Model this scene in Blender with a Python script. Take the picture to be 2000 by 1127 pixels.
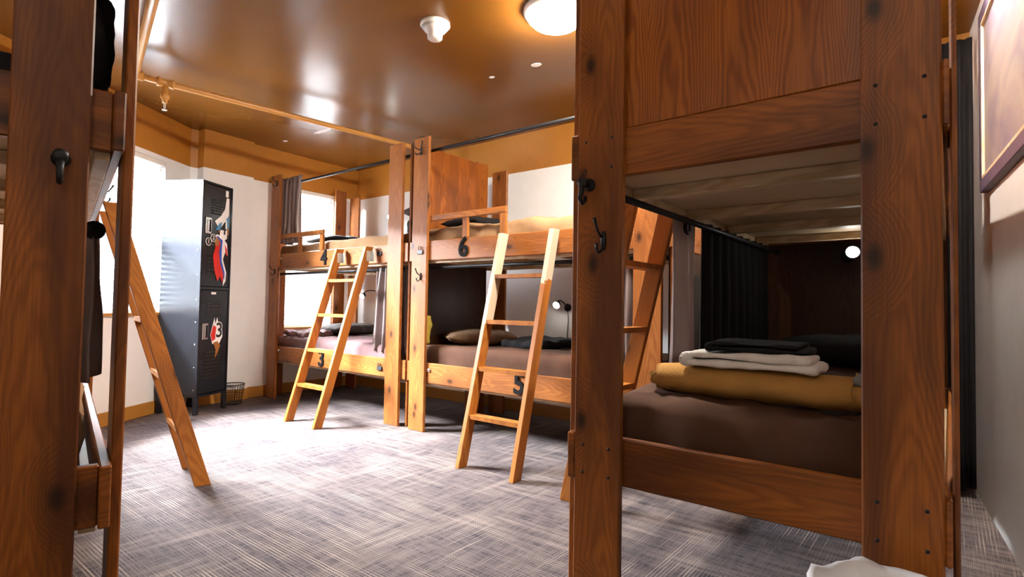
import bpy, bmesh, math, random
from mathutils import Vector, Matrix, noise
random.seed(7)
for o in list(bpy.data.objects): bpy.data.objects.remove(o)
SC = bpy.context.scene
COL = SC.collection

# ------------------------------------------------------------------ camera
F_PX, PITCH, ROLL, YAW, CAM_H = 1077.673, math.radians(1.821), math.radians(0.971), math.radians(38.46), 1.0098
fw = Vector((-math.sin(YAW) * math.cos(PITCH), math.cos(YAW) * math.cos(PITCH), math.sin(PITCH)))
rt = Vector((math.cos(YAW), math.sin(YAW), 0)); up = rt.cross(fw)
r2 = math.cos(ROLL) * rt + math.sin(ROLL) * up
u2 = -math.sin(ROLL) * rt + math.cos(ROLL) * up
cd = bpy.data.cameras.new('camera'); cam = bpy.data.objects.new('camera', cd); COL.objects.link(cam)
cd.sensor_width = 36.0; cd.sensor_fit = 'HORIZONTAL'; cd.lens = 36.0 * F_PX / 2000.0; cd.clip_start = 0.02
M = Matrix((r2, u2, -fw)).transposed().to_4x4(); M.translation = Vector((0, 0, CAM_H)); cam.matrix_world = M
SC.camera = cam

# ------------------------------------------------------------------ world, daylight, exposure
SC.view_settings.view_transform = 'Standard'; SC.view_settings.look = 'None'
SC.view_settings.gamma = 1.0; SC.view_settings.use_curve_mapping = False
SC.view_settings.exposure = 0.0
w = bpy.data.worlds.new('World'); SC.world = w; w.use_nodes = True
w.node_tree.nodes['Background'].inputs[0].default_value = (0.80, 0.90, 1.0, 1); w.node_tree.nodes['Background'].inputs[1].default_value = 4.0

H = 2.69                     # ceiling height
YB = 4.22                    # back wall
BAY_A, BAY_B = Vector((-5.80, 2.22)), Vector((-4.60, 0.475))
WL_A, WL_B = Vector((-5.80, 2.82)), Vector((-5.88, YB))

SKY_DOWN = math.radians(58)     # daylight falls in slantwise from the sky
def area(name, a, b, z0, z1, power, out, col=(0.86, 0.93, 1.0)):
    """daylight standing just outside a window that spans a..b (plan) and z0..z1, shining inwards"""
    d = bpy.data.lights.new(name, 'AREA'); d.shape = 'RECTANGLE'; d.energy = power; d.color = col
    t = (b - a); d.size = t.length; d.size_y = z1 - z0
    o = bpy.data.objects.new(name, d); COL.objects.link(o)
    n = Vector((-out.x, -out.y, 0)).normalized(); c = (a + b) / 2
    o.location = (c.x + out.x * 0.75, c.y + out.y * 0.75, (z0 + z1) / 2 + 1.25)
    zax = (-n * math.cos(SKY_DOWN) + Vector((0, 0, 1)) * math.sin(SKY_DOWN)).normalized(); xax = Vector((0, 0, 1)).cross(zax).normalized(); yax = zax.cross(xax)
    d.size *= 1.5; d.size_y *= 0.9
    m = Matrix((xax, yax, zax)).transposed().to_4x4(); m.translation = o.location; o.matrix_world = m
    return o
bay_dir = (BAY_B - BAY_A).normalized(); bay_out = Vector((-bay_dir.y, bay_dir.x)) * -1
if bay_out.x > 0: bay_out = -bay_out
BW0, BW1 = BAY_A + bay_dir * 0.34, BAY_A + bay_dir * 1.62
BWZ = (0.90, 2.27)
LW0, LW1 = WL_A.lerp(WL_B, 0.25), WL_A.lerp(WL_B, 0.745)
LWZ = (0.73, 2.31)
area('daylight_bay', BW0, BW1, *BWZ, 9500, bay_out)
area('daylight_bunk', LW0, LW1, *LWZ, 2600, Vector((-1, -0.05)).normalized())

# ------------------------------------------------------------------ material helpers
def new_mat(name):
    m = bpy.data.materials.new(name); m.use_nodes = True
    nt = m.node_tree; b = nt.nodes['Principled BSDF']
    return m, nt, b
def N(nt, t, **k):
    n = nt.nodes.new(t)
    for a, v in k.items():
        if a in n.inputs.keys() if isinstance(a, str) else False: n.inputs[a].default_value = v
        else: setattr(n, a, v)
    return n
def ramp(nt, src, stops):
    r = nt.nodes.new('ShaderNodeValToRGB'); nt.links.new(src, r.inputs[0])
    e = r.color_ramp.elements
    while len(e) < len(stops): e.new(0.5)
    for i, (p, c) in enumerate(stops): e[i].position = p; e[i].color = (*c, 1)
    return r
def mixc(nt, fac, a, b, mode='MIX'):
    m = nt.nodes.new('ShaderNodeMix'); m.data_type = 'RGBA'; m.blend_type = mode
    for s, v in ((m.inputs[0], fac), (m.inputs[6], a), (m.inputs[7], b)):
        if hasattr(v, 'is_output'): nt.links.new(v, s)
        else: s.default_value = v if isinstance(v, (int, float)) else (*v, 1)
    return m.outputs[2]
def bump(nt, b, src, strength=0.2, dist=0.005):
    n = nt.nodes.new('ShaderNodeBump'); n.inputs['Strength'].default_value = strength; n.inputs['Distance'].default_value = dist
    nt.links.new(src, n.inputs['Height']); nt.links.new(n.outputs[0], b.inputs['Normal'])

def plain(name, col, rough=0.5, metal=0.0, var=0.12, scale=9.0, bmp=0.0, bscale=80.0, spec=0.5, **kw):
    if rough >= 0.8 and spec == 0.5: spec = 0.12          # cloth
    m, nt, b = new_mat(name)
    tc = N(nt, 'ShaderNodeTexCoord'); nz = N(nt, 'ShaderNodeTexNoise'); nz.inputs['Scale'].default_value = scale; nz.inputs['Detail'].default_value = 4
    nt.links.new(tc.outputs['Object'], nz.inputs['Vector'])
    lo = tuple(max(0, c * (1 - var)) for c in col); hi = tuple(min(1, c * (1 + var)) for c in col)
    r = ramp(nt, nz.outputs[0], [(0.3, lo), (0.7, hi)]); nt.links.new(r.outputs[0], b.inputs['Base Color'])
    b.inputs['Roughness'].default_value = rough; b.inputs['Metallic'].default_value = metal; b.inputs['Specular IOR Level'].default_value = spec
    for k, v in kw.items(): b.inputs[k.replace('_', ' ')].default_value = v
    if bmp:
        n2 = N(nt, 'ShaderNodeTexNoise'); n2.inputs['Scale'].default_value = bscale; n2.inputs['Detail'].default_value = 3
        nt.links.new(tc.outputs['Object'], n2.inputs['Vector']); bump(nt, b, n2.outputs[0], bmp, 0.004)
    return m

def wood(name, light, mid, dark, rough=0.42, knots=True, arch=700.0, along=7.0, contrast=1.0, fold=0.0, sap=1.0):
    """plank: u runs along the board, v across it from its middle (metres); growth rings arch along the board"""
    m, nt, b = new_mat(name); L = nt.links
    uv = N(nt, 'ShaderNodeUVMap'); sp = N(nt, 'ShaderNodeSeparateXYZ'); L.new(uv.outputs[0], sp.inputs[0])
    def mapped(su, sv):
        mp = N(nt, 'ShaderNodeMapping'); mp.inputs['Scale'].default_value = (su, sv, 1); L.new(uv.outputs[0], mp.inputs[0]); return mp.outputs[0]
    def nz(su, sv, det=3):
        n = N(nt, 'ShaderNodeTexNoise'); n.inputs['Scale'].default_value = 1.0; n.inputs['Detail'].default_value = det; L.new(mapped(su, sv), n.inputs[0]); return n
    def mt(op, a, c=None):
        k = N(nt, 'ShaderNodeMath', operation=op)
        for s_, x in zip(k.inputs, (a, c)):
            if x is None: continue
            if hasattr(x, 'is_output'): L.new(x, s_)
            else: s_.default_value = x
        return k.outputs[0]
    u, v = sp.outputs[0], sp.outputs[1]
    wander = mt('MULTIPLY', mt('SUBTRACT', nz(0.9, 0.05, 1).outputs[0], 0.5), 0.16)
    if fold: v = mt('SUBTRACT', mt('PINGPONG', mt('ADD', v, 5.03), fold), fold * 0.5)
    vv = mt('ADD', v, wander)
    f = mt('ADD', mt('MULTIPLY', mt('MULTIPLY', vv, vv), arch), mt('MULTIPLY', u, along))
    f = mt('ADD', f, mt('MULTIPLY', nz(1.8, 9.0, 3).outputs[0], 7.0))
    kmask = None
    if knots:
        vo = N(nt, 'ShaderNodeTexVoronoi', voronoi_dimensions='2D'); vo.inputs['Scale'].default_value = 1.0; L.new(mapped(3.0, 5.5), vo.inputs['Vector'])
        gate = ramp(nt, vo.outputs['Color'], [(0.52, (0, 0, 0)), (0.58, (1, 1, 1))]).outputs[0]
        near = ramp(nt, vo.outputs['Distance'], [(0.0, (1, 1, 1)), (0.42, (0, 0, 0))]).outputs[0]
        f = mt('ADD', f, mt('MULTIPLY', mt('MULTIPLY', near, gate), 9.0))
        core = ramp(nt, vo.outputs['Distance'], [(0.035, (1, 1, 1)), (0.13, (0, 0, 0))]).outputs[0]
        kmask = mt('MULTIPLY', mt('MULTIPLY', core, gate), 0.9)
        halo = mt('MULTIPLY', mt('MULTIPLY', near, gate), 0.55)
    rings = mt('ADD', mt('MULTIPLY', mt('SINE', mt('MULTIPLY', f, 6.2832)), 0.5), 0.5)
    c1 = ramp(nt, rings, [(0.0, mid), (0.85, light)]).outputs[0]
    fine = nz(4.0, 190.0, 4)
    c2 = mixc(nt, mt('MULTIPLY', ramp(nt, fine.outputs[0], [(0.40, (1, 1, 1)), (0.60, (0, 0, 0))]).outputs[0], 0.26 * contrast), c1, dark)
    blot = ramp(nt, nz(0.9, 6.5, 4).outputs[0], [(0.44, (0, 0, 0)), (0.62, (1, 1, 1))]).outputs[0]
    c3 = mixc(nt, mt('MULTIPLY', blot, 0.62 * sap), c2, dark)
    if knots:
        c3 = mixc(nt, halo, c3, dark); c3 = mixc(nt, kmask, c3, tuple(x * 0.25 for x in dark))
    L.new(c3, b.inputs['Base Color']); b.inputs['Roughness'].default_value = rough; b.inputs['Specular IOR Level'].default_value = 0.28
    bump(nt, b, fine.outputs[0], 0.10, 0.002)
    return m

WOOD = wood('walnut_plank', (0.31, 0.094, 0.011), (0.235, 0.066, 0.008), (0.060, 0.015, 0.004), sap=1.25)
WOOD_LIT = wood('walnut_plank_lit', (0.37, 0.132, 0.030), (0.28, 0.088, 0.018), (0.10, 0.029, 0.008), sap=0.7)  # bunk wood again, made brighter and more orange as if strongly lit
PANEL = wood('walnut_veneer', (0.36, 0.105, 0.012), (0.23, 0.058, 0.007), (0.085, 0.020, 0.005), knots=False, fold=0.17, arch=900.0, along=3.2, rough=0.34, contrast=0.8, sap=0.8)
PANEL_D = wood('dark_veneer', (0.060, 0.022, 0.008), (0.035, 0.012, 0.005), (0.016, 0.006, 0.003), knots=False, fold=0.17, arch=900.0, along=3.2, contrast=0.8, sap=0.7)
LADDER = wood('ladder_wood', (0.40, 0.140, 0.022), (0.30, 0.094, 0.014), (0.12, 0.034, 0.008), contrast=0.7, sap=0.8)
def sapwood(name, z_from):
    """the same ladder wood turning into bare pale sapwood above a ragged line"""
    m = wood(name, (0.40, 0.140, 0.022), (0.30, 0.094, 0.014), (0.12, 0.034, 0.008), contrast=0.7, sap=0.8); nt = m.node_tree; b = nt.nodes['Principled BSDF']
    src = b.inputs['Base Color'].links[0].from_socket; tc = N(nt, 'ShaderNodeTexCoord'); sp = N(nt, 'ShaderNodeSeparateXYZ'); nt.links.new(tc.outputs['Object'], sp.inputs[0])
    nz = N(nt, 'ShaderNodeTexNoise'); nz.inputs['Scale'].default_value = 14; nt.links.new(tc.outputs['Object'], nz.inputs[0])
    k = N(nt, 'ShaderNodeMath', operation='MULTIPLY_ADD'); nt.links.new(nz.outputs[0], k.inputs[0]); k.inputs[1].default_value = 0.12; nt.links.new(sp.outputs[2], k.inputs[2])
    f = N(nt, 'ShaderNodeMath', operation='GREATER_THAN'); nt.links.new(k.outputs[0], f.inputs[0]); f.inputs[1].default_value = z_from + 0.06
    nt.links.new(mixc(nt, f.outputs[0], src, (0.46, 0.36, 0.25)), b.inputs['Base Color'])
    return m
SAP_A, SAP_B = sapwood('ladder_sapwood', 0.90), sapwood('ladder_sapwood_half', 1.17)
PINE = wood('plywood_pine', (0.58, 0.44, 0.28), (0.46, 0.32, 0.18), (0.34, 0.21, 0.11), knots=False, arch=60.0, along=5.0, contrast=0.5, rough=0.5, sap=0.4)
BLACK = plain('black_metal', (0.010, 0.009, 0.010), 0.45, 0.0, spec=0.25)
BLACKP = plain('black_paint', (0.014, 0.015, 0.019), 0.24, 0.0, spec=0.38)
CHROME = plain('chrome', (0.75, 0.74, 0.72), 0.25, 1.0)
GALV = plain('galvanised_steel', (0.55, 0.55, 0.54), 0.4, 0.8, scale=60)
IRON = plain('cast_iron', (0.007, 0.006, 0.006), 0.8, 0.0, spec=0.1)
WHITE = plain('white_wall_paint', (0.86, 0.845, 0.82), 0.55, var=0.02)
GREIGE = plain('greige_wall_paint', (0.84, 0.79, 0.74), 0.45, var=0.03)
BAND = plain('caramel_wall_paint', (0.40, 0.160, 0.020), 0.38, var=0.04)
BASEB = plain('caramel_baseboard', (0.42, 0.19, 0.035), 0.35, var=0.05)
PIPE = plain('caramel_pipe_paint', (0.55, 0.26, 0.06), 0.35, var=0.06)
WPLAST = plain('white_plastic', (0.80, 0.76, 0.70), 0.4, var=0.03)
BROWN_SHEET = plain('brown_sheet', (0.075, 0.034, 0.020), 0.85, bmp=0.15, bscale=45, var=0.1)
TAN_SHEET = plain('tan_sheet', (0.28, 0.158, 0.080), 0.85, bmp=0.15, bscale=45)
PURPLE_SHEET = plain('plum_sheet', (0.17, 0.10, 0.10), 0.8, bmp=0.15, bscale=45)
DARK_CLOTH = plain('charcoal_cloth', (0.011, 0.0095, 0.0095), 0.9, spec=0.2, bmp=0.3, bscale=120)
STRIPE = plain('dark_pillowcase', (0.060, 0.045, 0.040), 0.8, var=0.5, scale=14, bmp=0.2, bscale=50)
TAUPE = plain('brown_pillowcase', (0.20, 0.125, 0.075), 0.85, var=0.35, scale=11, bmp=0.2, bscale=50)
FLEECE_T = plain('tan_fleece', (0.42, 0.215, 0.060), 0.95, bmp=0.5, bscale=160, var=0.12)
FLEECE_G = plain('grey_fleece', (0.22, 0.22, 0.22), 0.95, bmp=0.5, bscale=160)
TERRY = plain('white_terry', (0.78, 0.73, 0.68), 0.95, bmp=0.7, bscale=210, var=0.06)
YELLOW = plain('mustard_cloth', (0.42, 0.30, 0.05), 0.9, bmp=0.2)
CURT = plain('mauve_satin', (0.27, 0.205, 0.195), 0.36, var=0.1, bmp=0.12, bscale=9, spec=0.8)
def backlit(m, fac, col):
    nt = m.node_tree; b = nt.nodes['Principled BSDF']; t = N(nt, 'ShaderNodeBsdfTranslucent'); t.inputs[0].default_value = (*col, 1)
    mx = N(nt, 'ShaderNodeMixShader'); mx.inputs[0].default_value = fac
    nt.links.new(b.outputs[0], mx.inputs[1]); nt.links.new(t.outputs[0], mx.inputs[2]); nt.links.new(mx.outputs[0], nt.nodes['Material Output'].inputs[0])
backlit(CURT, 0.3, (0.42, 0.32, 0.29))
CURT_SHADE = plain('shade_satin', (0.010, 0.008, 0.008), 0.85, var=0.1)  # near-black, with shade put into the cloth colour
LINER = plain('white_bin_liner', (0.72, 0.70, 0.70), 0.35, var=0.05, bmp=0.25, bscale=18)
REDS = plain('red_print', (0.55, 0.025, 0.02), 0.35); BLUES = plain('blue_print', (0.02, 0.08, 0.42), 0.35)
SKYP = plain('sky_blue_print', (0.06, 0.25, 0.45), 0.35); WHITEP = plain('white_print', (0.85, 0.85, 0.85), 0.4); GOLDP = plain('ochre_print', (0.30, 0.12, 0.03), 0.4)
CORD = plain('black_cord', (0.01, 0.01, 0.01), 0.5)

def ceiling_mat():
    m, nt, b = new_mat('bronze_gloss_paint'); L = nt.links
    tc = N(nt, 'ShaderNodeTexCoord'); nz = N(nt, 'ShaderNodeTexNoise'); nz.inputs['Scale'].default_value = 1.4; nz.inputs['Detail'].default_value = 5
    L.new(tc.outputs['Object'], nz.inputs[0])
    r = ramp(nt, nz.outputs[0], [(0.3, (0.130, 0.048, 0.007)), (0.7, (0.160, 0.060, 0.009))]); L.new(r.outputs[0], b.inputs['Base Color'])
    b.inputs['Roughness'].default_value = 0.24; b.inputs['Specular IOR Level'].default_value = 0.28
    n2 = N(nt, 'ShaderNodeTexNoise'); n2.inputs['Scale'].default_value = 2.2; n2.inputs['Detail'].default_value = 6; L.new(tc.outputs['Object'], n2.inputs[0])
    bump(nt, b, n2.outputs[0], 0.10, 0.02)
    return m
CEIL = ceiling_mat()

def carpet_mat():
    m, nt, b = new_mat('woven_carpet'); L = nt.links
    tc = N(nt, 'ShaderNodeTexCoord')
    def threads(sx, sy, lo, hi):
        mp = N(nt, 'ShaderNodeMapping'); mp.inputs['Scale'].default_value = (sx, sy, 1); L.new(tc.outputs['Object'], mp.inputs[0])
        n = N(nt, 'ShaderNodeTexNoise'); n.inputs['Scale'].default_value = 1; n.inputs['Detail'].default_value = 1.5; n.inputs['Roughness'].default_value = 0.6; L.new(mp.outputs[0], n.inputs[0])
        return ramp(nt, n.outputs[0], [(lo, (0, 0, 0)), (hi, (1, 1, 1))]).outputs[0]
    def mul_(x, y):
        k = N(nt, 'ShaderNodeMath', operation='MULTIPLY'); L.new(x, k.inputs[0])
        if hasattr(y, 'is_output'): L.new(y, k.inputs[1])
        else: k.inputs[1].default_value = y
        return k.outputs[0]
    def max_(x, y):
        k = N(nt, 'ShaderNodeMath', operation='MAXIMUM'); L.new(x, k.inputs[0]); L.new(y, k.inputs[1]); return k.outputs[0]
    sep = N(nt, 'ShaderNodeSeparateXYZ'); L.new(tc.outputs['Object'], sep.inputs[0])
    def yarn(axis, per_m, gate, amp):
        """parallel yarns across one axis, each fading in and out along its length"""
        wob = N(nt, 'ShaderNodeTexNoise'); wob.inputs['Scale'].default_value = 9; L.new(tc.outputs['Object'], wob.inputs[0])
        ph = N(nt, 'ShaderNodeMath', operation='MULTIPLY_ADD'); L.new(sep.outputs[axis], ph.inputs[0]); ph.inputs[1].default_value = per_m * 6.2832; 
        wb = mul_(wob.outputs[0], 2.0); L.new(wb, ph.inputs[2])
        sn = N(nt, 'ShaderNodeMath', operation='SINE'); L.new(ph.outputs[0], sn.inputs[0])
        ln_ = ramp(nt, sn.outputs[0], [(0.15, (0, 0, 0)), (0.75, (1, 1, 1))]).outputs[0]
        return mul_(mul_(ln_, gate), amp)
    pa = threads(2.2, 26, 0.34, 0.62); pc = threads(26, 2.2, 0.38, 0.66)
    qa = threads(2.0, 2.6, 0.34, 0.60); qc = threads(2.4, 2.0, 0.36, 0.62)
    a = max_(mul_(yarn(1, 74, pa, 1.0), qa), yarn(1, 150, threads(9, 60, 0.40, 0.60), 0.40))
    c = max_(mul_(yarn(0, 74, pc, 1.0), qc), yarn(0, 150, threads(60, 9, 0.40, 0.60), 0.40))
    fine = N(nt, 'ShaderNodeTexNoise'); fine.inputs['Scale'].default_value = 300; fine.inputs['Detail'].default_value = 2; L.new(tc.outputs['Object'], fine.inputs[0])
    big = N(nt, 'ShaderNodeTexNoise'); big.inputs['Scale'].default_value = 2.3; big.inputs['Detail'].default_value = 2; L.new(tc.outputs['Object'], big.inputs[0])
    base = ramp(nt, big.outputs[0], [(0.35, (0.034, 0.027, 0.037)), (0.65, (0.060, 0.045, 0.050))]).outputs[0]
    mx = N(nt, 'ShaderNodeMath', operation='MAXIMUM'); L.new(a, mx.inputs[0]); L.new(c, mx.inputs[1])
    mul = N(nt, 'ShaderNodeMath', operation='MULTIPLY'); L.new(mx.outputs[0], mul.inputs[0]); mul.inputs[1].default_value = 0.92
    col = mixc(nt, mul.outputs[0], base, (0.40, 0.315, 0.265))
    spk = ramp(nt, fine.outputs[0], [(0.3, (0.55, 0.55, 0.55)), (0.7, (1.25, 1.25, 1.25))]).outputs[0]
    col = mixc(nt, 1.0, col, spk, 'MULTIPLY')
    L.new(col, b.inputs['Base Color']); b.inputs['Roughness'].default_value = 0.95; b.inputs['Specular IOR Level'].default_value = 0.15
    bump(nt, b, fine.outputs[0], 0.5, 0.004)
    return m
CARPET = carpet_mat()

def emit(name, col, strength):
    m, nt, b = new_mat(name); b.inputs['Base Color'].default_value = (0.9, 0.9, 0.9, 1)
    b.inputs['Emission Color'].default_value = (*col, 1); b.inputs['Emission Strength'].default_value = strength
    return m
def blind_mat():
    m, nt, b = new_mat('white_blind_slat'); L = nt.links
    tr = N(nt, 'ShaderNodeBsdfTranslucent'); tr.inputs[0].default_value = (0.85, 0.87, 0.9, 1)
    b.inputs['Base Color'].default_value = (0.8, 0.8, 0.8, 1); b.inputs['Roughness'].default_value = 0.6
    mx = N(nt, 'ShaderNodeMixShader'); mx.inputs[0].default_value = 0.65
    L.new(b.outputs[0], mx.inputs[1]); L.new(tr.outputs[0], mx.inputs[2]); L.new(mx.outputs[0], nt.nodes['Material Output'].inputs[0])
    return m
def pane_mat():
    m, nt, b = new_mat('window_glass'); L = nt.links
    t = N(nt, 'ShaderNodeBsdfTransparent'); g = N(nt, 'ShaderNodeBsdfGlossy'); g.inputs['Roughness'].default_value = 0.02
    mx = N(nt, 'ShaderNodeMixShader'); mx.inputs[0].default_value = 0.05
    L.new(t.outputs[0], mx.inputs[1]); L.new(g.outputs[0], mx.inputs[2]); L.new(mx.outputs[0], nt.nodes['Material Output'].inputs[0])
    return m
BLIND = blind_mat(); PANE = pane_mat()

def painting_mat():
    m, nt, b = new_mat('abstract_painting'); L = nt.links
    tc = N(nt, 'ShaderNodeTexCoord'); mp = N(nt, 'ShaderNodeMapping'); mp.inputs['Rotation'].default_value = (0.5, 0, 0.2); mp.inputs['Scale'].default_value = (1, 3, 1.2); L.new(tc.outputs['Object'], mp.inputs[0])
    n = N(nt, 'ShaderNodeTexNoise'); n.inputs['Scale'].default_value = 1.6; n.inputs['Detail'].default_value = 7; n.inputs['Distortion'].default_value = 1.2; L.new(mp.outputs[0], n.inputs[0])
    r = ramp(nt, n.outputs[0], [(0.3, (0.075, 0.055, 0.105)), (0.45, (0.155, 0.115, 0.130)), (0.6, (0.23, 0.18, 0.15)), (0.75, (0.12, 0.085, 0.125))]); L.new(r.outputs[0], b.inputs['Base Color'])
    b.inputs['Roughness'].default_value = 0.5; bump(nt, b, n.outputs[0], 0.3, 0.01)
    return m
PAINTING = painting_mat()
PFRAME = plain('plum_frame', (0.075, 0.050, 0.085), 0.45, var=0.2)

# ------------------------------------------------------------------ object helpers
def tag(o, label=None, cat=None, group=None, kind=None):
    if label: o['label'] = label
    if cat: o['category'] = cat
    if group: o['group'] = group
    if kind: o['kind'] = kind
    return o
def empty(name, loc=(0, 0, 0), rz=0.0, label=None, cat=None, group=None):
    o = bpy.data.objects.new(name, None); COL.objects.link(o); o.location = loc; o.rotation_euler = (0, 0, rz); o.empty_display_size = 0.1
    return tag(o, label, cat, group)
def link(name, me, mat, parent=None, smooth=False):
    o = bpy.data.objects.new(name, me); COL.objects.link(o)
    for mm in (mat if isinstance(mat, (list, tuple)) else [mat]): me.materials.append(mm)
    if parent is not None: o.parent = parent
    if smooth:
        for p in me.polygons: p.use_smooth = True
    return o
def from_bm(name, bm, mat, parent=None, smooth=False):
    me = bpy.data.meshes.new(name); bmesh.ops.recalc_face_normals(bm, faces=bm.faces[:]); bm.to_mesh(me); bm.free()
    return link(name, me, mat, parent, smooth)
def pyd(name, vs, fs, mat, parent=None, smooth=False):
    me = bpy.data.meshes.new(name); me.from_pydata(vs, [], fs); me.update()
    bm = bmesh.new(); bm.from_mesh(me); bmesh.ops.recalc_face_normals(bm, faces=bm.faces[:]); bm.to_mesh(me); bm.free()
    return link(name, me, mat, parent, smooth)
def add_box(bm, lo, hi):
    c = [(a + b) / 2 for a, b in zip(lo, hi)]; s = [b - a for a, b in zip(lo, hi)]
    return bmesh.ops.create_cube(bm, size=1.0, matrix=Matrix.Translation(c) @ Matrix.Diagonal((*s, 1)))['verts']
def board_uv(bm, long_axis=None, seed=None):
    uvl = bm.loops.layers.uv.verify()
    vs = [v.co for v in bm.verts]
    ext = [max(v[i] for v in vs) - min(v[i] for v in vs) for i in range(3)]
    la = long_axis if long_axis is not None else ext.index(max(ext))
    ou = random.uniform(0, 60); ctr = [(max(v[i] for v in vs) + min(v[i] for v in vs)) / 2 for i in range(3)]
    for f in bm.faces:
        n = [abs(x) for x in f.normal]; na = n.index(max(n))
        ax = [i for i in range(3) if i != na]
        if la in ax: uax = la; vax = [i for i in ax if i != la][0]
        else: uax, vax = ax
        for l in f.loops: l[uvl].uv = (l.vert.co[uax] + ou + na * 7.3, l.vert.co[vax] - ctr[vax])
def board(name, lo, hi, mat, parent=None, bev=0.004, la=None, xf=None):
    """a plank between two corners (parent space); xf skews or turns the vertices afterwards"""
    bm = bmesh.new(); add_box(bm, lo, hi)
    if bev: bmesh.ops.bevel(bm, geom=bm.edges[:], offset=bev, segments=1, affect='EDGES')
    bm.normal_update(); board_uv(bm, la)
    if xf is not None:
        for v in bm.verts: v.co = xf(v.co)
    return from_bm(name, bm, mat, parent)
def frame_pts(pts):
    pts = [Vector(p) for p in pts]; out = []; prev = None
    for i, p in enumerate(pts):
        t = (pts[min(i + 1, len(pts) - 1)] - pts[max(i - 1, 0)]).normalized()
        if prev is None:
            a = Vector((0, 0, 1)) if abs(t.z) < 0.9 else Vector((1, 0, 0)); x = t.cross(a).normalized()
        else: x = (prev - t * prev.dot(t)).normalized()
        prev = x; out.append((p, x, t.cross(x)))
    return out
def add_tube(bm, pts, r, seg=10, caps=True):
    rs = r if isinstance(r, (list, tuple)) else [r] * len(pts)
    rings = []
    for (p, x, y), rr in zip(frame_pts(pts), rs):
        rings.append([bm.verts.new(p + (x * math.cos(a) + y * math.sin(a)) * rr) for a in [2 * math.pi * k / seg for k in range(seg)]])
    for a, b in zip(rings, rings[1:]):
        for k in range(seg): bm.faces.new((a[k], a[(k + 1) % seg], b[(k + 1) % seg], b[k]))
    if caps: bm.faces.new(rings[0][::-1]); bm.faces.new(rings[-1])
def tube(name, pts, r, mat, parent=None, seg=10):
    bm = bmesh.new(); add_tube(bm, pts, r, seg); return from_bm(name, bm, mat, parent, True)
def add_lathe(bm, prof, seg=20, mx=None):
    """prof = [(r, z)] about local z"""
    mx = mx or Matrix(); rings = []
    for r, z in prof: rings.append([bm.verts.new(mx @ Vector((max(r, 1e-4) * math.cos(2 * math.pi * k / seg), max(r, 1e-4) * math.sin(2 * math.pi * k / seg), z))) for k in range(seg)])
    for a, b in zip(rings, rings[1:]):
        for k in range(seg): bm.faces.new((a[k], a[(k + 1) % seg], b[(k + 1) % seg], b[k]))
    bm.faces.new(rings[0][::-1]); bm.faces.new(rings[-1])
def lathe(name, prof, mat, parent=None, seg=24, mx=None):
    bm = bmesh.new(); add_lathe(bm, prof, seg, mx); return from_bm(name, bm, mat, parent, True)
def aim(p, d):
    """matrix that carries local z to direction d at point p"""
    q = Vector(d).to_track_quat('Z', 'Y'); m = q.to_matrix().to_4x4(); m.translation = Vector(p); return m
def soft_box(name, lo, hi, r, mat, parent=None, n=(28, 14, 5), amp=0.008, freq=4.0, seed=0.0, stretch=(1, 1, 1), xf=None):
    """rounded, slightly rumpled slab (mattress, folded cloth)"""
    lo, hi = Vector(lo), Vector(hi); bm = bmesh.new(); nx, ny, nz = n; idx = {}
    def vert(i, j, k):
        key = (i, j, k)
        if key not in idx:
            p = Vector((lo.x + (hi.x - lo.x) * i / nx, lo.y + (hi.y - lo.y) * j / ny, lo.z + (hi.z - lo.z) * k / nz))
            q = Vector((min(max(p.x, lo.x + r), hi.x - r), min(max(p.y, lo.y + r), hi.y - r), min(max(p.z, lo.z + r), hi.z - r)))
            d = p - q
            nrm = d.normalized() if d.length > 1e-6 else Vector((0, 0, 0))
            c = q + nrm * r
            s = Vector((p.x * freq * stretch[0] + seed, p.y * freq * stretch[1], p.z * freq * stretch[2]))
            c += nrm * amp * (noise.noise(s) * 1.3 + 0.6 * noise.noise(s * 2.3) )
            idx[key] = bm.verts.new(xf(c) if xf else c)
        return idx[key]
    for i in range(nx):
        for j in range(ny):
            bm.faces.new((vert(i, j, 0), vert(i, j + 1, 0), vert(i + 1, j + 1, 0), vert(i + 1, j, 0)))
            bm.faces.new((vert(i, j, nz), vert(i + 1, j, nz), vert(i + 1, j + 1, nz), vert(i, j + 1, nz)))
    for i in range(nx):
        for k in range(nz):
            bm.faces.new((vert(i, 0, k), vert(i + 1, 0, k), vert(i + 1, 0, k + 1), vert(i, 0, k + 1)))
            bm.faces.new((vert(i, ny, k), vert(i, ny, k + 1), vert(i + 1, ny, k + 1), vert(i + 1, ny, k)))
    for j in range(ny):
        for k in range(nz):
            bm.faces.new((vert(0, j, k), vert(0, j, k + 1), vert(0, j + 1, k + 1), vert(0, j + 1, k)))
            bm.faces.new((vert(nx, j, k), vert(nx, j + 1, k), vert(nx, j + 1, k + 1), vert(nx, j, k + 1)))
    return from_bm(name, bm, mat, parent, True)
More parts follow.
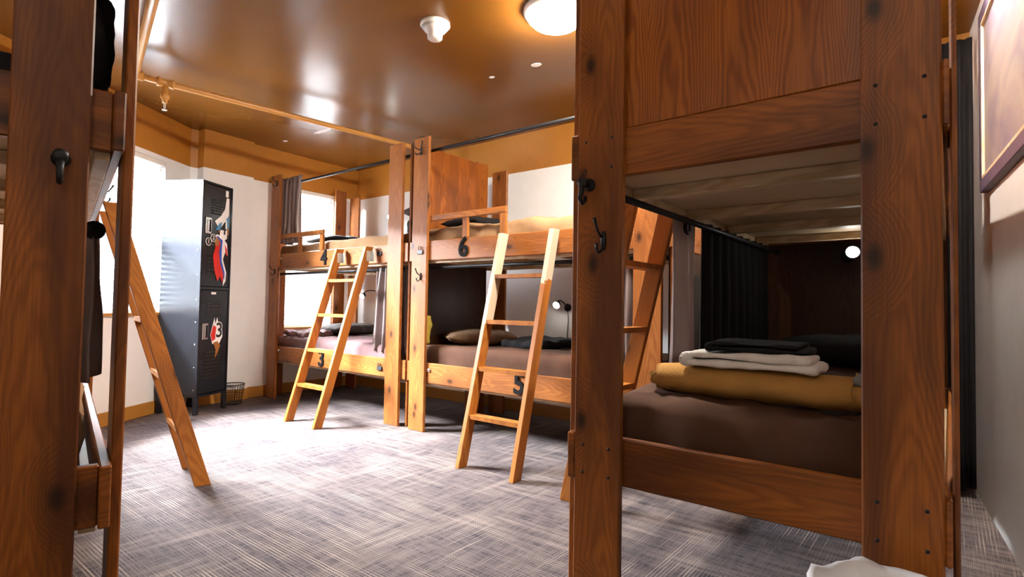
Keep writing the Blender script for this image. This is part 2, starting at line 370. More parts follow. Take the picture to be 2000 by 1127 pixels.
def pillow(name, loc, rz, size, mat, label, tilt=0.0, roll=0.0, seed=0.0):
    sx, sy, sz = size; n = 18; vs = []; fs = []
    for side in (1, -1):
        for i in range(n + 1):
            for j in range(n + 1):
                a, b = 2 * i / n - 1, 2 * j / n - 1
                h = max(0.0, (1 - abs(a) ** 3.2) * (1 - abs(b) ** 3.2)) ** 0.55
                px = a * sx / 2 * (1 - 0.07 * (1 - abs(b)) ** 1 * abs(a) ** 2 * -1 - 0.05 * (1 - b * b)); py = b * sy / 2 * (1 - 0.05 * (1 - a * a))
                z = side * sz / 2 * h * (1 + 0.22 * noise.noise(Vector((a * 2.1 + seed, b * 2.1, side))) ) + 0.012 * noise.noise(Vector((a * 5 + seed, b * 4, 2))) * (h)
                vs.append((px, py, z + sz / 2))
    m1 = (n + 1) ** 2
    for s in (0, 1):
        for i in range(n):
            for j in range(n):
                q = [s * m1 + i * (n + 1) + j, s * m1 + (i + 1) * (n + 1) + j, s * m1 + (i + 1) * (n + 1) + j + 1, s * m1 + i * (n + 1) + j + 1]
                fs.append(q if s == 0 else q[::-1])
    me = bpy.data.meshes.new(name); me.from_pydata(vs, [], fs)
    bm = bmesh.new(); bm.from_mesh(me); bmesh.ops.remove_doubles(bm, verts=bm.verts[:], dist=1e-4); bm.to_mesh(me); bm.free()
    o = link(name, me, mat, None, True); o.location = loc; o.rotation_euler = (roll, tilt, rz)
    return tag(o, label, 'pillow')
def curtain(name, path, z0, z1, folds, amp, mat, label, n=90, zn=14, gather=0.0, flare=0.0, grommets=0, seed=0.0):
    """hanging cloth along a plan path [(x, y), (x, y)] with sine folds, real thickness and (optionally) eyelets"""
    root = empty(name, (path[0][0], path[0][1], z0), 0, label, 'curtain')
    a, b = Vector(path[0]), Vector(path[1]); t = (b - a); ln = t.length; t.normalize(); nr = Vector((-t.y, t.x)); th = 0.004
    def pos(s, zz):
        v = (zz - z0) / (z1 - z0)
        am = amp * (0.75 + 0.45 * (1 - v)) * (1 + 0.35 * noise.noise(Vector((s * 4 + seed, v * 1.5, 0))))
        sh = 0.25 * amp * noise.noise(Vector((s * 3, v * 3, seed + 7)))
        off = am * math.sin(2 * math.pi * folds * s + 1.2 * noise.noise(Vector((s * 2 + seed, v * 1.2, 3)))) + sh
        ss = 0.5 + (s - 0.5) * (1 - gather * math.sin(math.pi * v) + flare * (1 - v))
        p = a + t * (ss * ln) + nr * off
        return Vector((p.x, p.y, zz))
    vs = []; fs = []
    for side in (1, -1):
        for j in range(zn + 1):
            zz = z0 + (z1 - z0) * j / zn
            for i in range(n + 1):
                s = i / n; p = pos(s, zz)
                e = 1e-3; d = (pos(min(1, s + e), zz) - pos(max(0, s - e), zz)); nn = Vector((-d.y, d.x, 0)).normalized()
                p = p + nn * side * th / 2
                zz2 = p.z + (0.012 * math.sin(9 * s + seed) if j == 0 else 0)
                vs.append((p.x - path[0][0], p.y - path[0][1], zz2 - z0))
    m = (n + 1) * (zn + 1)
    for j in range(zn):
        for i in range(n):
            q = [j * (n + 1) + i, j * (n + 1) + i + 1, (j + 1) * (n + 1) + i + 1, (j + 1) * (n + 1) + i]
            fs.append(q); fs.append([m + k for k in q[::-1]])
    for j in range(zn):
        for i in (0, n):
            fs.append([j * (n + 1) + i, (j + 1) * (n + 1) + i, m + (j + 1) * (n + 1) + i, m + j * (n + 1) + i])
    for i in range(n):
        for j in (0, zn):
            fs.append([j * (n + 1) + i, j * (n + 1) + i + 1, m + j * (n + 1) + i + 1, m + j * (n + 1) + i])
    pyd('cloth_panel', vs, fs, mat, root, True)
    for g in range(grommets):
        s = (g + 0.5) / grommets; p = pos(s, z1 - 0.05); d = pos(s + 1e-3, z1 - 0.05) - pos(s - 1e-3, z1 - 0.05); nn = Vector((-d.y, d.x, 0)).normalized()
        bm = bmesh.new(); q = p - Vector((path[0][0], path[0][1], z0)); x = nn.cross(Vector((0, 0, 1))).normalized(); zz = Vector((0, 0, 1))
        add_tube(bm, [q + x * 0.024 * math.cos(k * math.pi / 8) + zz * 0.024 * math.sin(k * math.pi / 8) for k in range(17)], 0.009, 6, False)
        from_bm('eyelet', bm, BLACK, root, True)
    return root
def text_mesh(name, s, size, depth, mat, parent, loc, rot, bold=0.0):
    cu = bpy.data.curves.new('digit_curve', 'FONT'); cu.body = s; cu.size = size; cu.extrude = depth / 2; cu.align_x = 'CENTER'; cu.align_y = 'CENTER'; cu.offset = bold; cu.resolution_u = 4
    t = bpy.data.objects.new('digit_tmp', cu); COL.objects.link(t); dg = bpy.context.evaluated_depsgraph_get(); dg.update()
    me = bpy.data.meshes.new_from_object(t.evaluated_get(dg)); bpy.data.objects.remove(t); bpy.data.curves.remove(cu)
    me.materials.clear(); o = link(name, me, mat, parent); o.location = loc; o.rotation_euler = rot
    return o

# ------------------------------------------------------------------ the room shell
def wall(name, a, b, outward, hole=None, band=True, th=0.12, z1=H, mats=None):
    """wall standing on the line a-b (plan), thickness outwards, optional hole (s0, s1, z0, z1) along it, caramel band above 2.31"""
    a, b = Vector(a), Vector(b); t = (b - a); ln = t.length; t.normalize(); o = Vector(outward).normalized()
    bm = bmesh.new(); ss = [0, ln]; zs = [0, z1]
    if band: zs.insert(1, 2.315)
    if hole: ss += [hole[0], hole[1]]; zs += [hole[2], hole[3]]
    ss = sorted(set(ss)); zs = sorted(set(zs))
    for s0, s1 in zip(ss, ss[1:]):
        for q0, q1 in zip(zs, zs[1:]):
            if hole and s0 >= hole[0] - 1e-6 and s1 <= hole[1] + 1e-6 and q0 >= hole[2] - 1e-6 and q1 <= hole[3] + 1e-6: continue
            n0 = len(bm.faces); vs = [bm.verts.new(Vector((*(a + t * s + o * d), q))) for d in (0, th) for q in (q0, q1) for s in (s0, s1)]
            for f in ((0, 1, 3, 2), (4, 6, 7, 5), (0, 4, 5, 1), (2, 3, 7, 6), (0, 2, 6, 4), (1, 5, 7, 3)):
                fc = bm.faces.new([vs[k] for k in f]); fc.material_index = 1 if band and q0 >= 2.31 else 0
    ob = from_bm(name, bm, mats or [WHITE, BAND]); ob['kind'] = 'structure'
    return ob
def baseboard(name, pts, inward_th=0.015, h=0.11):
    """one moulding strip along a plan polyline; thickness to the left of travel"""
    bm = bmesh.new()
    for a, b in zip(pts, pts[1:]):
        a, b = Vector(a), Vector(b); t = (b - a).normalized(); n = Vector((-t.y, t.x))
        vs = [bm.verts.new(Vector((*(p + n * d), q))) for d in (0.001, inward_th) for q in (0.0, h) for p in (a, b)]
        for f in ((0, 1, 3, 2), (4, 6, 7, 5), (0, 4, 5, 1), (2, 3, 7, 6), (0, 2, 6, 4), (1, 5, 7, 3)): bm.faces.new([vs[k] for k in f])
    ob = from_bm(name, bm, BASEB); ob['kind'] = 'structure'; return ob

CORNERS = [(0.093, YB), WL_B[:], WL_A[:], (-5.74, 2.82), (-5.69, 2.30), (-5.80, 2.30), BAY_A[:], BAY_B[:], (-4.45, -0.07), (0.60, -1.20)]
CORNERS = [(-2.8 + (x + 2.8) * 1.03, 1.6 + (y - 1.6) * 1.03) for x, y in CORNERS]     # slabs run on under the walls
vs = [(*c, 0.0) for c in CORNERS] + [(*c, -0.08) for c in CORNERS]; k = len(CORNERS)
fl = pyd('floor', vs, [list(range(k)), list(range(2 * k - 1, k - 1, -1))] + [[i, (i + 1) % k, k + (i + 1) % k, k + i] for i in range(k)], CARPET); fl['kind'] = 'structure'
vs = [(*c, H) for c in CORNERS] + [(*c, H + 0.1) for c in CORNERS]
ceil = pyd('ceiling', vs, [list(range(k)), list(range(2 * k - 1, k - 1, -1))] + [[i, (i + 1) % k, k + (i + 1) % k, k + i] for i in range(k)], CEIL); ceil['kind'] = 'structure'
wall('wall_back', (-5.98, YB), (0.25, YB), (0, 1))
ln = (WL_B - WL_A).length
wall('wall_left', WL_A, WL_B, (-1, -0.05), hole=((LW0 - WL_A).length, (LW1 - WL_A).length, *LWZ))
wall('wall_left_column', (-5.69, 2.30), (-5.74, 2.82), (-1, -0.09), th=0.14)
wall('wall_left_recess', (-5.80, 2.20), (-5.80, 2.32), (-1, 0), th=0.1)
wall('wall_bay', BAY_A, BAY_B, bay_out, hole=((BW0 - BAY_A).length, (BW1 - BAY_A).length, *BWZ))
wall('wall_left_corner', BAY_B, (-4.45, -0.07), (-1, 0))
wall('wall_near', (-4.5, -0.06), (0.70, -1.22), (-0.22, -1), band=False)
wall('wall_right', (0.093, YB + 0.1), (0.60, -1.20), (1, 0.09), band=False, mats=[GREIGE, BAND])
baseboard('baseboard_left', [WL_B[:], WL_A[:]][::1])
baseboard('baseboard_column', [(-5.74, 2.82), (-5.69, 2.30)])
baseboard('baseboard_bay', [BAY_A[:], BAY_B[:]])
baseboard('baseboard_back', [(0.08, YB), (-5.87, YB)])

def window(n, a, b, z0, z1, out, slat_step=0.047):
    a, b = Vector(a), Vector(b); t = (b - a); ln = t.length; t.normalize(); o = Vector(out).normalized()
    ang = math.atan2(t.y, t.x); root = empty('window_%d' % n, (a.x, a.y, z0), ang); root['kind'] = 'structure'
    sgn = 1 if (Matrix.Rotation(-ang, 2) @ o).y > 0 else -1      # local +y or -y is outdoors
    hh = z1 - z0
    def bx(nm, lo, hi, mat): 
        y0, y1 = sorted((lo[1] * sgn, hi[1] * sgn)); return board(nm, (lo[0], y0, lo[2]), (hi[0], y1, hi[2]), mat, root, 0.002)
    for lo, hi in (((0, 0.03, 0), (0.04, 0.10, hh)), ((ln - 0.04, 0.03, 0), (ln, 0.10, hh)), ((0.04, 0.03, 0), (ln - 0.04, 0.10, 0.04)), ((0.04, 0.03, hh - 0.04), (ln - 0.04, 0.10, hh)), ((0.04, 0.04, hh * 0.5 - 0.02), (ln - 0.04, 0.09, hh * 0.5 + 0.02))):
        bx('window_frame', lo, hi, WPLAST)
    bx('pane', (0.04, 0.070, 0.04), (ln - 0.04, 0.074, hh - 0.04), PANE)
    bx('sill', (-0.05, -0.04, -0.025), (ln + 0.05, 0.03, 0.0), BASEB)
    bx('headrail', (0.01, -0.005, hh - 0.045), (ln - 0.01, 0.028, hh - 0.003), WPLAST)
    bm = bmesh.new(); rows = [[bm.verts.new((x, y, 0.004 * (1 - (y / 0.021) ** 2))) for x in (0.015, ln - 0.015)] for y in (-0.021, -0.0105, 0.0, 0.0105, 0.021)]
    for a_, b_ in zip(rows, rows[1:]): bm.faces.new((a_[0], a_[1], b_[1], b_[0]))
    me = bpy.data.meshes.new('blind_slat'); bm.to_mesh(me); bm.free(); me.materials.append(BLIND)
    q = hh - 0.065
    while q > 0.02:
        s = bpy.data.objects.new('blind_slat', me); COL.objects.link(s); s.parent = root; s.location = (0, 0.005 * sgn, q); s.rotation_euler = (math.radians(30) * sgn, 0, 0); q -= slat_step
    return root
window(1, LW0, LW1, *LWZ, Vector((-1, -0.05)))
window(2, BW0, BW1, *BWZ, bay_out)

# ------------------------------------------------------------------ bunk beds
T = 0.026; W = 0.916 + 4 * T; L = 2.151; E_ = 0.055; PW = 0.18
def hook(parent, loc, rz, double=False, s=1.0):
    """screwed-on coat hook, back against local y = 0, standing out to -y"""
    e = empty('coat_hook', loc, rz); bm = bmesh.new()
    pl = [(0, -0.003, 0.028), (0, -0.004, 0.0), (0, -0.003, -0.028)]
    add_tube(bm, [Vector(p) * s for p in pl], [0.006 * s, 0.010 * s, 0.006 * s], 8)
    def prong(pts, r=0.0042): add_tube(bm, [Vector(p) * s for p in pts], [r * s] * (len(pts) - 1) + [r * 1.5 * s], 8)
    if double:
        for q in (-1, 1):
            prong([(0, -0.006, 0.006), (q * 0.012, -0.02, 0.008), (q * 0.03, -0.034, 0.018), (q * 0.042, -0.04, 0.036), (q * 0.047, -0.042, 0.056)])
            prong([(0, -0.006, -0.012), (q * 0.010, -0.018, -0.022), (q * 0.024, -0.028, -0.028), (q * 0.032, -0.032, -0.018)])
    else:
        prong([(0, -0.006, 0.010), (0, -0.022, 0.012), (0, -0.042, 0.026), (0, -0.055, 0.048), (0, -0.062, 0.062)])
        prong([(0, -0.006, -0.014), (0, -0.018, -0.034), (0, -0.034, -0.040), (0, -0.046, -0.028), (0, -0.047, -0.014)])
    bpy.data.objects.remove(e)
    o = from_bm('coat_hook', bm, BLACK, parent, True); o.location = loc; o.rotation_euler = (0, 0, rz); return o
def opener(parent, loc, rz):
    """cast ring hook as on the near posts"""
    bm = bmesh.new(); add_lathe(bm, [(0.020, 0), (0.020, 0.006), (0.012, 0.010), (0.010, 0.040), (0.016, 0.044), (0.016, 0.052), (0.006, 0.055)], 14, aim((0, 0, 0.02), (0, -1, 0)))
    add_tube(bm, [(0, -0.046, 0.010), (0, -0.052, -0.012), (0, -0.062, -0.030), (0, -0.046, -0.044), (0, -0.030, -0.034), (0, -0.030, -0.020)], [0.009, 0.008, 0.007, 0.007, 0.006, 0.007], 8)
    o = from_bm('coat_hook', bm, BLACK, parent, True); o.location = loc; o.rotation_euler = (0, 0, rz); return o
def knob(parent, u, v, z, d=(0, -1, 0)):
    return lathe('bolt_cap', [(0.016, 0), (0.017, 0.006), (0.012, 0.012), (0.004, 0.014)], CHROME, parent, 12, aim((u, v, z), d))
def digit(parent_rail, s, u, z, v=T):
    return text_mesh('number_digit', s, 0.205, 0.012, IRON, parent_rail, (u, v - 0.006, z), (math.pi / 2, 0, 0), 0.004)

def bunk(origin, rz, zl, zu, label, panels=(), inset=(0, 0), base=PINE, WOOD=WOOD, skip=(), zt=2.366, lower_base=True, zb=2.29, tb=T):
    r = empty('bunk_bed', (origin[0], origin[1], 0), rz, label, 'bunk bed'); P = {}
    W = 2 * T + 0.916 + 2 * tb
    for i, u0 in enumerate((0, L - PW)):
        P['front', i] = board('front_post', (u0, 0, 0), (u0 + PW, T, zt), WOOD, r)
        P['back', i] = board('back_post', (u0, W - tb, 0), (u0 + PW, W, zb), WOOD, r)
    for j, (z0, z1) in enumerate((zl, zu)):
        P['rail', j] = board('side_rail', (-E_, T, z0), (L + E_, 2 * T, z1), WOOD, r)
        board('side_rail', (-E_, W - 2 * tb, z0), (L + E_, W - tb, z1), WOOD, r)
    for i, (ua, ub, sg) in enumerate(((-E_, -E_ + T, 1), (L + E_ - T, L + E_, -1))):
        ins = inset[i]
        P['endf', i] = board('end_post', (ua, 2 * T + ins, 0), (ub, 2 * T + ins + 0.156, zt), WOOD, r)
        P['endb', i] = board('end_post', (ua, W - 2 * tb - 0.150, 0), (ub, W - 2 * tb, zt if i in inset or True else zb), WOOD, r)
        ra, rb = (ub, ub + T) if sg > 0 else (ua - T, ua)
        for z0, z1 in (zl, zu): P['endrail', i, z0] = board('end_rail', (ra, 2 * T, z0), (rb, W - 2 * tb, z1), WOOD, r)
        pa, pb = (ub + 0.002, ub + 0.018) if sg > 0 else (ua - 0.018, ua - 0.002)
        if (i, 'upper') in panels: board('end_panel', (pa, 2 * T + 0.10, zu[1] + 0.001), (pb, W - 2 * tb - 0.03, 2.345), PANEL, r, 0.002, 2)
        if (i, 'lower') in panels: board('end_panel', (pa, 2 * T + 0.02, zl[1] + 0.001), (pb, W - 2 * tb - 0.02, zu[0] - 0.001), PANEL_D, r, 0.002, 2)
    q0, q1 = -E_ + 2 * T + 0.002, L + E_ - 2 * T - 0.002; f0, f1 = 2 * T + 0.002, W - 2 * tb - 0.002
    for z0, on in ((zu[0], True), (zl[0], lower_base)):
        if not on: continue
        board('base_panel', (q0, f0, z0 + 0.022), (q1, f1, z0 + 0.036), base, r, 0.0, 1)
        for s in (0, 1):
            va, vb = (f0, f0 + 0.035) if s == 0 else (f1 - 0.035, f1); board('ledger', (q0, va, z0 - 0.02), (q1, vb, z0 + 0.0215), base, r, 0.002)
        n = 4
        for i in range(n):
            u = q0 + 0.28 + (q1 - q0 - 0.56) * i / (n - 1); board('joist', (u - 0.02, f0 + 0.036, z0 - 0.018), (u + 0.02, f1 - 0.036, z0 + 0.0215), base, r, 0.002)
    return r, P
def rod(parent, z, v=0.115, r=0.013, u0=-E_ + T + 0.001, u1=L + E_ - T - 0.001):
    o = tube('curtain_rod', [(u0, v, z), (u1, v, z)], r, BLACK, parent, 12)
    for u, d in ((u0, 1), (u1, -1)):
        c = lathe('end_flange', [(0.026, 0), (0.026, 0.006), (0.017, 0.012), (0.017, 0.03)], BLACK, o, 14, aim((u, v, z), (d, 0, 0)))
    return o
def guard(parent, u0, u1, zu1, mid):
    g = empty('x'); bpy.data.objects.remove(g)
    top = zu1 + 0.205
    r_ = board('guard_rail', (u0, T + 0.001, top - 0.048), (u1, 2 * T, top), LADDER, parent)
    for a in (mid - 0.028, u1 - 0.058):
        board('guard_baluster', (a, T + 0.002, zu1 + 0.001), (a + 0.058, 2 * T - 0.001, top - 0.049), LADDER, parent)
    return r_

ZL, ZU = (0.387, 0.546), (1.363, 1.522)
B34, p34 = bunk((-5.728, 3.011), 0, ZL, ZU, 'wooden bunk bed numbered 3 and 4 standing in the window corner', WOOD=WOOD_LIT)
B56, p56 = bunk((-3.447, 3.011), 0, ZL, ZU, 'wooden bunk bed numbered 5 and 6 with a walnut headboard panel, against the back wall', panels=((0, 'upper'), (0, 'lower'), (1, 'lower')), WOOD=WOOD_LIT)
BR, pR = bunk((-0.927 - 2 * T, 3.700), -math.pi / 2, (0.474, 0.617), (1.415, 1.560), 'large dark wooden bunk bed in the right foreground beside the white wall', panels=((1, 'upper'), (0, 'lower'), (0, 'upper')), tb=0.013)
BLO = (-1.697 - 0.055 * 0.976 + T * 0.216, 0.49 + 0.055 * 0.216 + T * 0.976)
BL, pL = bunk(BLO, math.atan2(0.216, -0.976), (0.422, 0.581), (1.398, 1.557), 'dark wooden bunk bed cut off by the left edge of the picture', inset=(0.046, 0.0))
for b_ in (B34, B56): rod(b_, 2.272, 0.085); rod(b_, 1.312, 0.105)
rod(BR, 1.372, 0.135, 0.012); rod(BL, 2.20, 0.10); rod(BL, 1.20, 0.078, u0=0.09)
guard(B34, PW + 0.002, 0.955, ZU[1], 0.53); guard(B56, PW + 0.002, 0.965, ZU[1], 0.565)
digit(p34['rail', 0], '3', 0.995, 0.467); digit(p34['rail', 1], '4', 0.995, 1.440)
digit(p56['rail', 0], '5', 1.115, 0.468); digit(p56['rail', 1], '6', 0.562, 1.444)
knob(B34, 0.205, T, 1.470); knob(B34, 0.205, T, 0.505); knob(B56, 0.212, T, 0.490)
hook(p56['front', 0], (0.098, 0, 2.255), 0, True, 1.15); hook(p56['front', 0], (0.118, 0, 1.235), 0, False, 1.0)
hook(p34['front', 0], (0.118, 0, 2.275), 0); hook(p34['front', 0], (0.122, 0, 1.335), 0)
# near end posts of the right bunk (u = L + E_, facing the camera): local outward direction is +u
hook(pR['endf', 1], (L + E_, 0.150, 1.215), math.pi / 2, False, 1.0)
opener(pR['endf', 1], (L + E_, 0.098, 1.372), math.pi / 2)
opener(pL['endf', 0], (-E_, 0.155, 1.335), -math.pi / 2)
hook(pL['front', 1], (PW * 0.5 + L - PW, 0.0, 1.60), 0, False, 1.0)
def screw(parent, loc, d): return lathe('screw_head', [(0.0045, 0), (0.0045, 0.0012), (0.001, 0.0014)], BLACK, parent, 8, aim(loc, d))
for v in (0.03 + 2 * T, 0.12 + 2 * T):
    for z in (0.50, 0.585, 1.44, 1.53): screw(pR['endf', 1], (L + E_, v, z), (1, 0, 0)); screw(pR['endb', 1], (L + E_, 0.992 - 0.024 - 0.15 + (v - 2 * T), z), (1, 0, 0))

# ------------------------------------------------------------------ ladders
def ladder(foot, top, side, label, n_rungs=4, sd=0.078, th=0.034, rung_z=(0.318, 0.612, 0.915, 1.222), brackets=False, mats=None):
    """foot: ground point of one stile's outer front corner; top: where that corner ends; side: vector to the other stile's outer face"""
    foot, top, side = Vector(foot), Vector(top), Vector(side); r = empty('bunk_ladder', foot, 0, label, 'ladder')
    s = side.normalized(); back = s.cross(Vector((0, 0, 1))).normalized()
    if back.dot(top - foot) < 0: back = -back
    tp = top - foot; w_ = side.length
    mats = mats or (LADDER, LADDER)
    def stile(off, mat):
        bm = bmesh.new(); vs = []
        for z in (0, 1):
            for d in (0, sd):
                for a in (0, th): vs.append(bm.verts.new(s * (off + a) + back * d + tp * z + (Vector((0, 0, 0)) if z == 0 else Vector((0, 0, 0.5 * d * 0))) ))
        for f in ((0, 1, 3, 2), (4, 6, 7, 5), (0, 4, 5, 1), (2, 3, 7, 6), (0, 2, 6, 4), (1, 5, 7, 3)): bm.faces.new([vs[k] for k in f])
        bmesh.ops.recalc_face_normals(bm, faces=bm.faces[:]); bmesh.ops.bevel(bm, geom=bm.edges[:], offset=0.003, segments=1, affect='EDGES'); bm.normal_update()
        uvl = bm.loops.layers.uv.verify(); ou = random.uniform(0, 30)
        for f in bm.faces:
            for l in f.loops:
                c = l.vert.co; l[uvl].uv = (c.z + ou, (c - tp * (c.z / tp.z)).dot(s) * 1.0 + (c - tp * (c.z / tp.z)).dot(back) - 0.05)
        return from_bm('stile', bm, mat, r)
    a = stile(0, mats[0]); b = stile(w_ - th, mats[1])
    for z in rung_z:
        p = tp * (z / tp.z); bm = bmesh.new(); vs = []
        for q in (-0.026, 0):
            for d in (0.004, sd - 0.004):
                for e in (th, w_ - th): vs.append(bm.verts.new(p + s * e + back * d + Vector((0, 0, q))))
        for f in ((0, 1, 3, 2), (4, 6, 7, 5), (0, 4, 5, 1), (2, 3, 7, 6), (0, 2, 6, 4), (1, 5, 7, 3)): bm.faces.new([vs[k] for k in f])
        bmesh.ops.recalc_face_normals(bm, faces=bm.faces[:]); bm.normal_update()
        uvl = bm.loops.layers.uv.verify(); ou = random.uniform(0, 30)
        for f in bm.faces:
            for l in f.loops: c = l.vert.co; l[uvl].uv = (c.dot(s) + ou, c.dot(back) - p.dot(back) - 0.04)
        from_bm('rung', bm, LADDER, r)
    if brackets:
        for st, off in ((a, th), (b, w_)):
            bm = bmesh.new(); p = tp * 0.955
            q = p + s * off + back * 0.055
            def bx(lo, hi):
                vs = [bm.verts.new(q + s * x + back * y + Vector((0, 0, z))) for x in (lo[0], hi[0]) for y in (lo[1], hi[1]) for z in (lo[2], hi[2])]
                for f in ((0, 1, 3, 2), (4, 6, 7, 5), (0, 4, 5, 1), (2, 3, 7, 6), (0, 2, 6, 4), (1, 5, 7, 3)): bm.faces.new([vs[k] for k in f])
            bx((0.001, -0.03, -0.06), (0.003, 0.018, 0.03)); bx((0.003, 0.0155, -0.06), (0.045, 0.018, 0.03))
            for k in range(4): bx((0.014 + 0.016 * (k % 2), 0.0135, -0.045 + 0.022 * k), (0.022 + 0.016 * (k % 2), 0.0155, -0.037 + 0.022 * k))
            from_bm('steel_bracket', bm, GALV, st)
    return r
ladder((-4.432, 2.490, 0), (-4.412, 2.935, 1.505), (0.465, 0, 0), 'wooden ladder with steel brackets leaning on bunk 3 and 4', brackets=True)
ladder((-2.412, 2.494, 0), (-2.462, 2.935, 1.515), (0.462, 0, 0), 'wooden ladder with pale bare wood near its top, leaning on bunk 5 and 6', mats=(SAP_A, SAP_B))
dL = Vector((-0.976, 0.216, 0)); nL = Vector((0.216, 0.976, 0))
ladder((-3.190, 1.385, 0), (-3.44, 0.985, 1.52), dL * 0.435, 'orange wooden ladder at the left seen edge-on in front of the locker')
ladder((-1.610, 2.455, 0), (-1.085, 2.090, 1.52), (0, 0.440, 0), 'wooden ladder on the far side of the right foreground bunk, mostly hidden by its post', sd=0.085)

# ------------------------------------------------------------------ bedding
def on_bunk(o, root):
    """things lying on a bunk are built in its plan coordinates and then placed in the room (they stay top-level)"""
    o.location = root.location; o.rotation_euler = root.rotation_euler; return o
def mattress(root, zb, zt, mat, label, seed, u0=0.03, u1=L - 0.03, amp=0.010, v0=0.088, v1=W - 0.09):
    o = soft_box('mattress', (u0, v0, zb), (u1, v1, zt), 0.05, mat, None, (46, 22, 6), amp, 3.2, seed, (1.6, 3.0, 2.0)); on_bunk(o, root)
    return tag(o, label, 'mattress')
mattress(B34, ZL[0] + 0.040, 0.655, PURPLE_SHEET, 'plum sheeted mattress on the lower bunk numbered 3', 1.1)
mattress(B34, ZU[0] + 0.040, 1.625, TAN_SHEET, 'tan sheeted upper mattress beside the corner window, on bunk four', 2.2)
mattress(B56, ZL[0] + 0.040, 0.680, BROWN_SHEET, 'brown sheeted mattress on the lower bunk numbered 5', 3.3)
mattress(B56, ZU[0] + 0.040, 1.635, TAN_SHEET, 'wrinkled tan upper mattress on bunk six below the walnut headboard panel', 4.4, amp=0.024)
mattress(BR, 0.474 + 0.040, 0.730, BROWN_SHEET, 'dark brown mattress under the rolled blanket in the right foreground bunk', 5.5, amp=0.018)
mattress(BL, 0.422 + 0.040, 0.720, TAN_SHEET, 'tan sheeted lower mattress in the bunk at the left edge', 6.6, amp=0.02)
mattress(BL, 1.398 + 0.040, 1.640, DARK_CLOTH, 'dark upper mattress in the bunk at the left edge', 7.7)
pillow('pillow', (-5.30, 3.78, 0.655), 1.45, (0.62, 0.42, 0.13), STRIPE, 'dark striped pillow on the lower bunk numbered 3', seed=1)
pillow('pillow', (-5.36, 3.66, 1.62), 1.5, (0.66, 0.44, 0.14), DARK_CLOTH, 'dark pillow on the upper bunk numbered 4 by the window', seed=2)
pillow('pillow', (-3.16, 3.55, 0.675), 0.9, (0.60, 0.40, 0.13), TAUPE, 'brown rumpled pillow on the lower bunk numbered 5', seed=3)
pillow('pillow', (-3.13, 3.55, 1.63), 1.5, (0.66, 0.42, 0.12), DARK_CLOTH, 'dark pillow behind the guard rail of the upper bunk numbered 6', seed=4)
pillow('pillow', (-3.78, 3.62, 1.80), 1.57, (0.60, 0.40, 0.13), STRIPE, 'mottled pillow on the black duffel at the right end of bunk 4', seed=6)
o = soft_box('duffel_bag', (-3.93, 3.34, 1.62), (-3.63, 3.92, 1.80), 0.07, DARK_CLOTH, None, (16, 24, 10), 0.012, 6, 3.0); tag(o, 'black duffel bag lying at the right end of the upper bunk numbered 4', 'bag')
o = soft_box('blanket', (-2.84, 3.44, 0.672), (-2.42, 3.96, 0.742), 0.032, DARK_CLOTH, None, (24, 24, 6), 0.022, 6, 9.0); tag(o, 'black crumpled blanket beside the pillow on bunk 5', 'blanket')
o = soft_box('sheet', (-5.62, 3.14, 0.645), (-5.22, 3.50, 0.70), 0.025, PURPLE_SHEET, None, (30, 26, 5), 0.03, 11, 4.0); tag(o, 'crumpled plum sheet at the left end of bunk 3', 'sheet')
pillow('pillow', (-0.42, 3.30, 0.738), 0.1, (0.66, 0.42, 0.15), DARK_CLOTH, 'black pillow in the dark far end of the right foreground bunk', seed=8)
o = soft_box('cloth', (-3.435, 3.13, 0.68), (-3.39, 3.20, 0.93), 0.02, YELLOW, None, (6, 8, 14), 0.014, 9, 2.0); tag(o, 'mustard yellow cloth hanging at the left end of bunk 5', 'cloth')

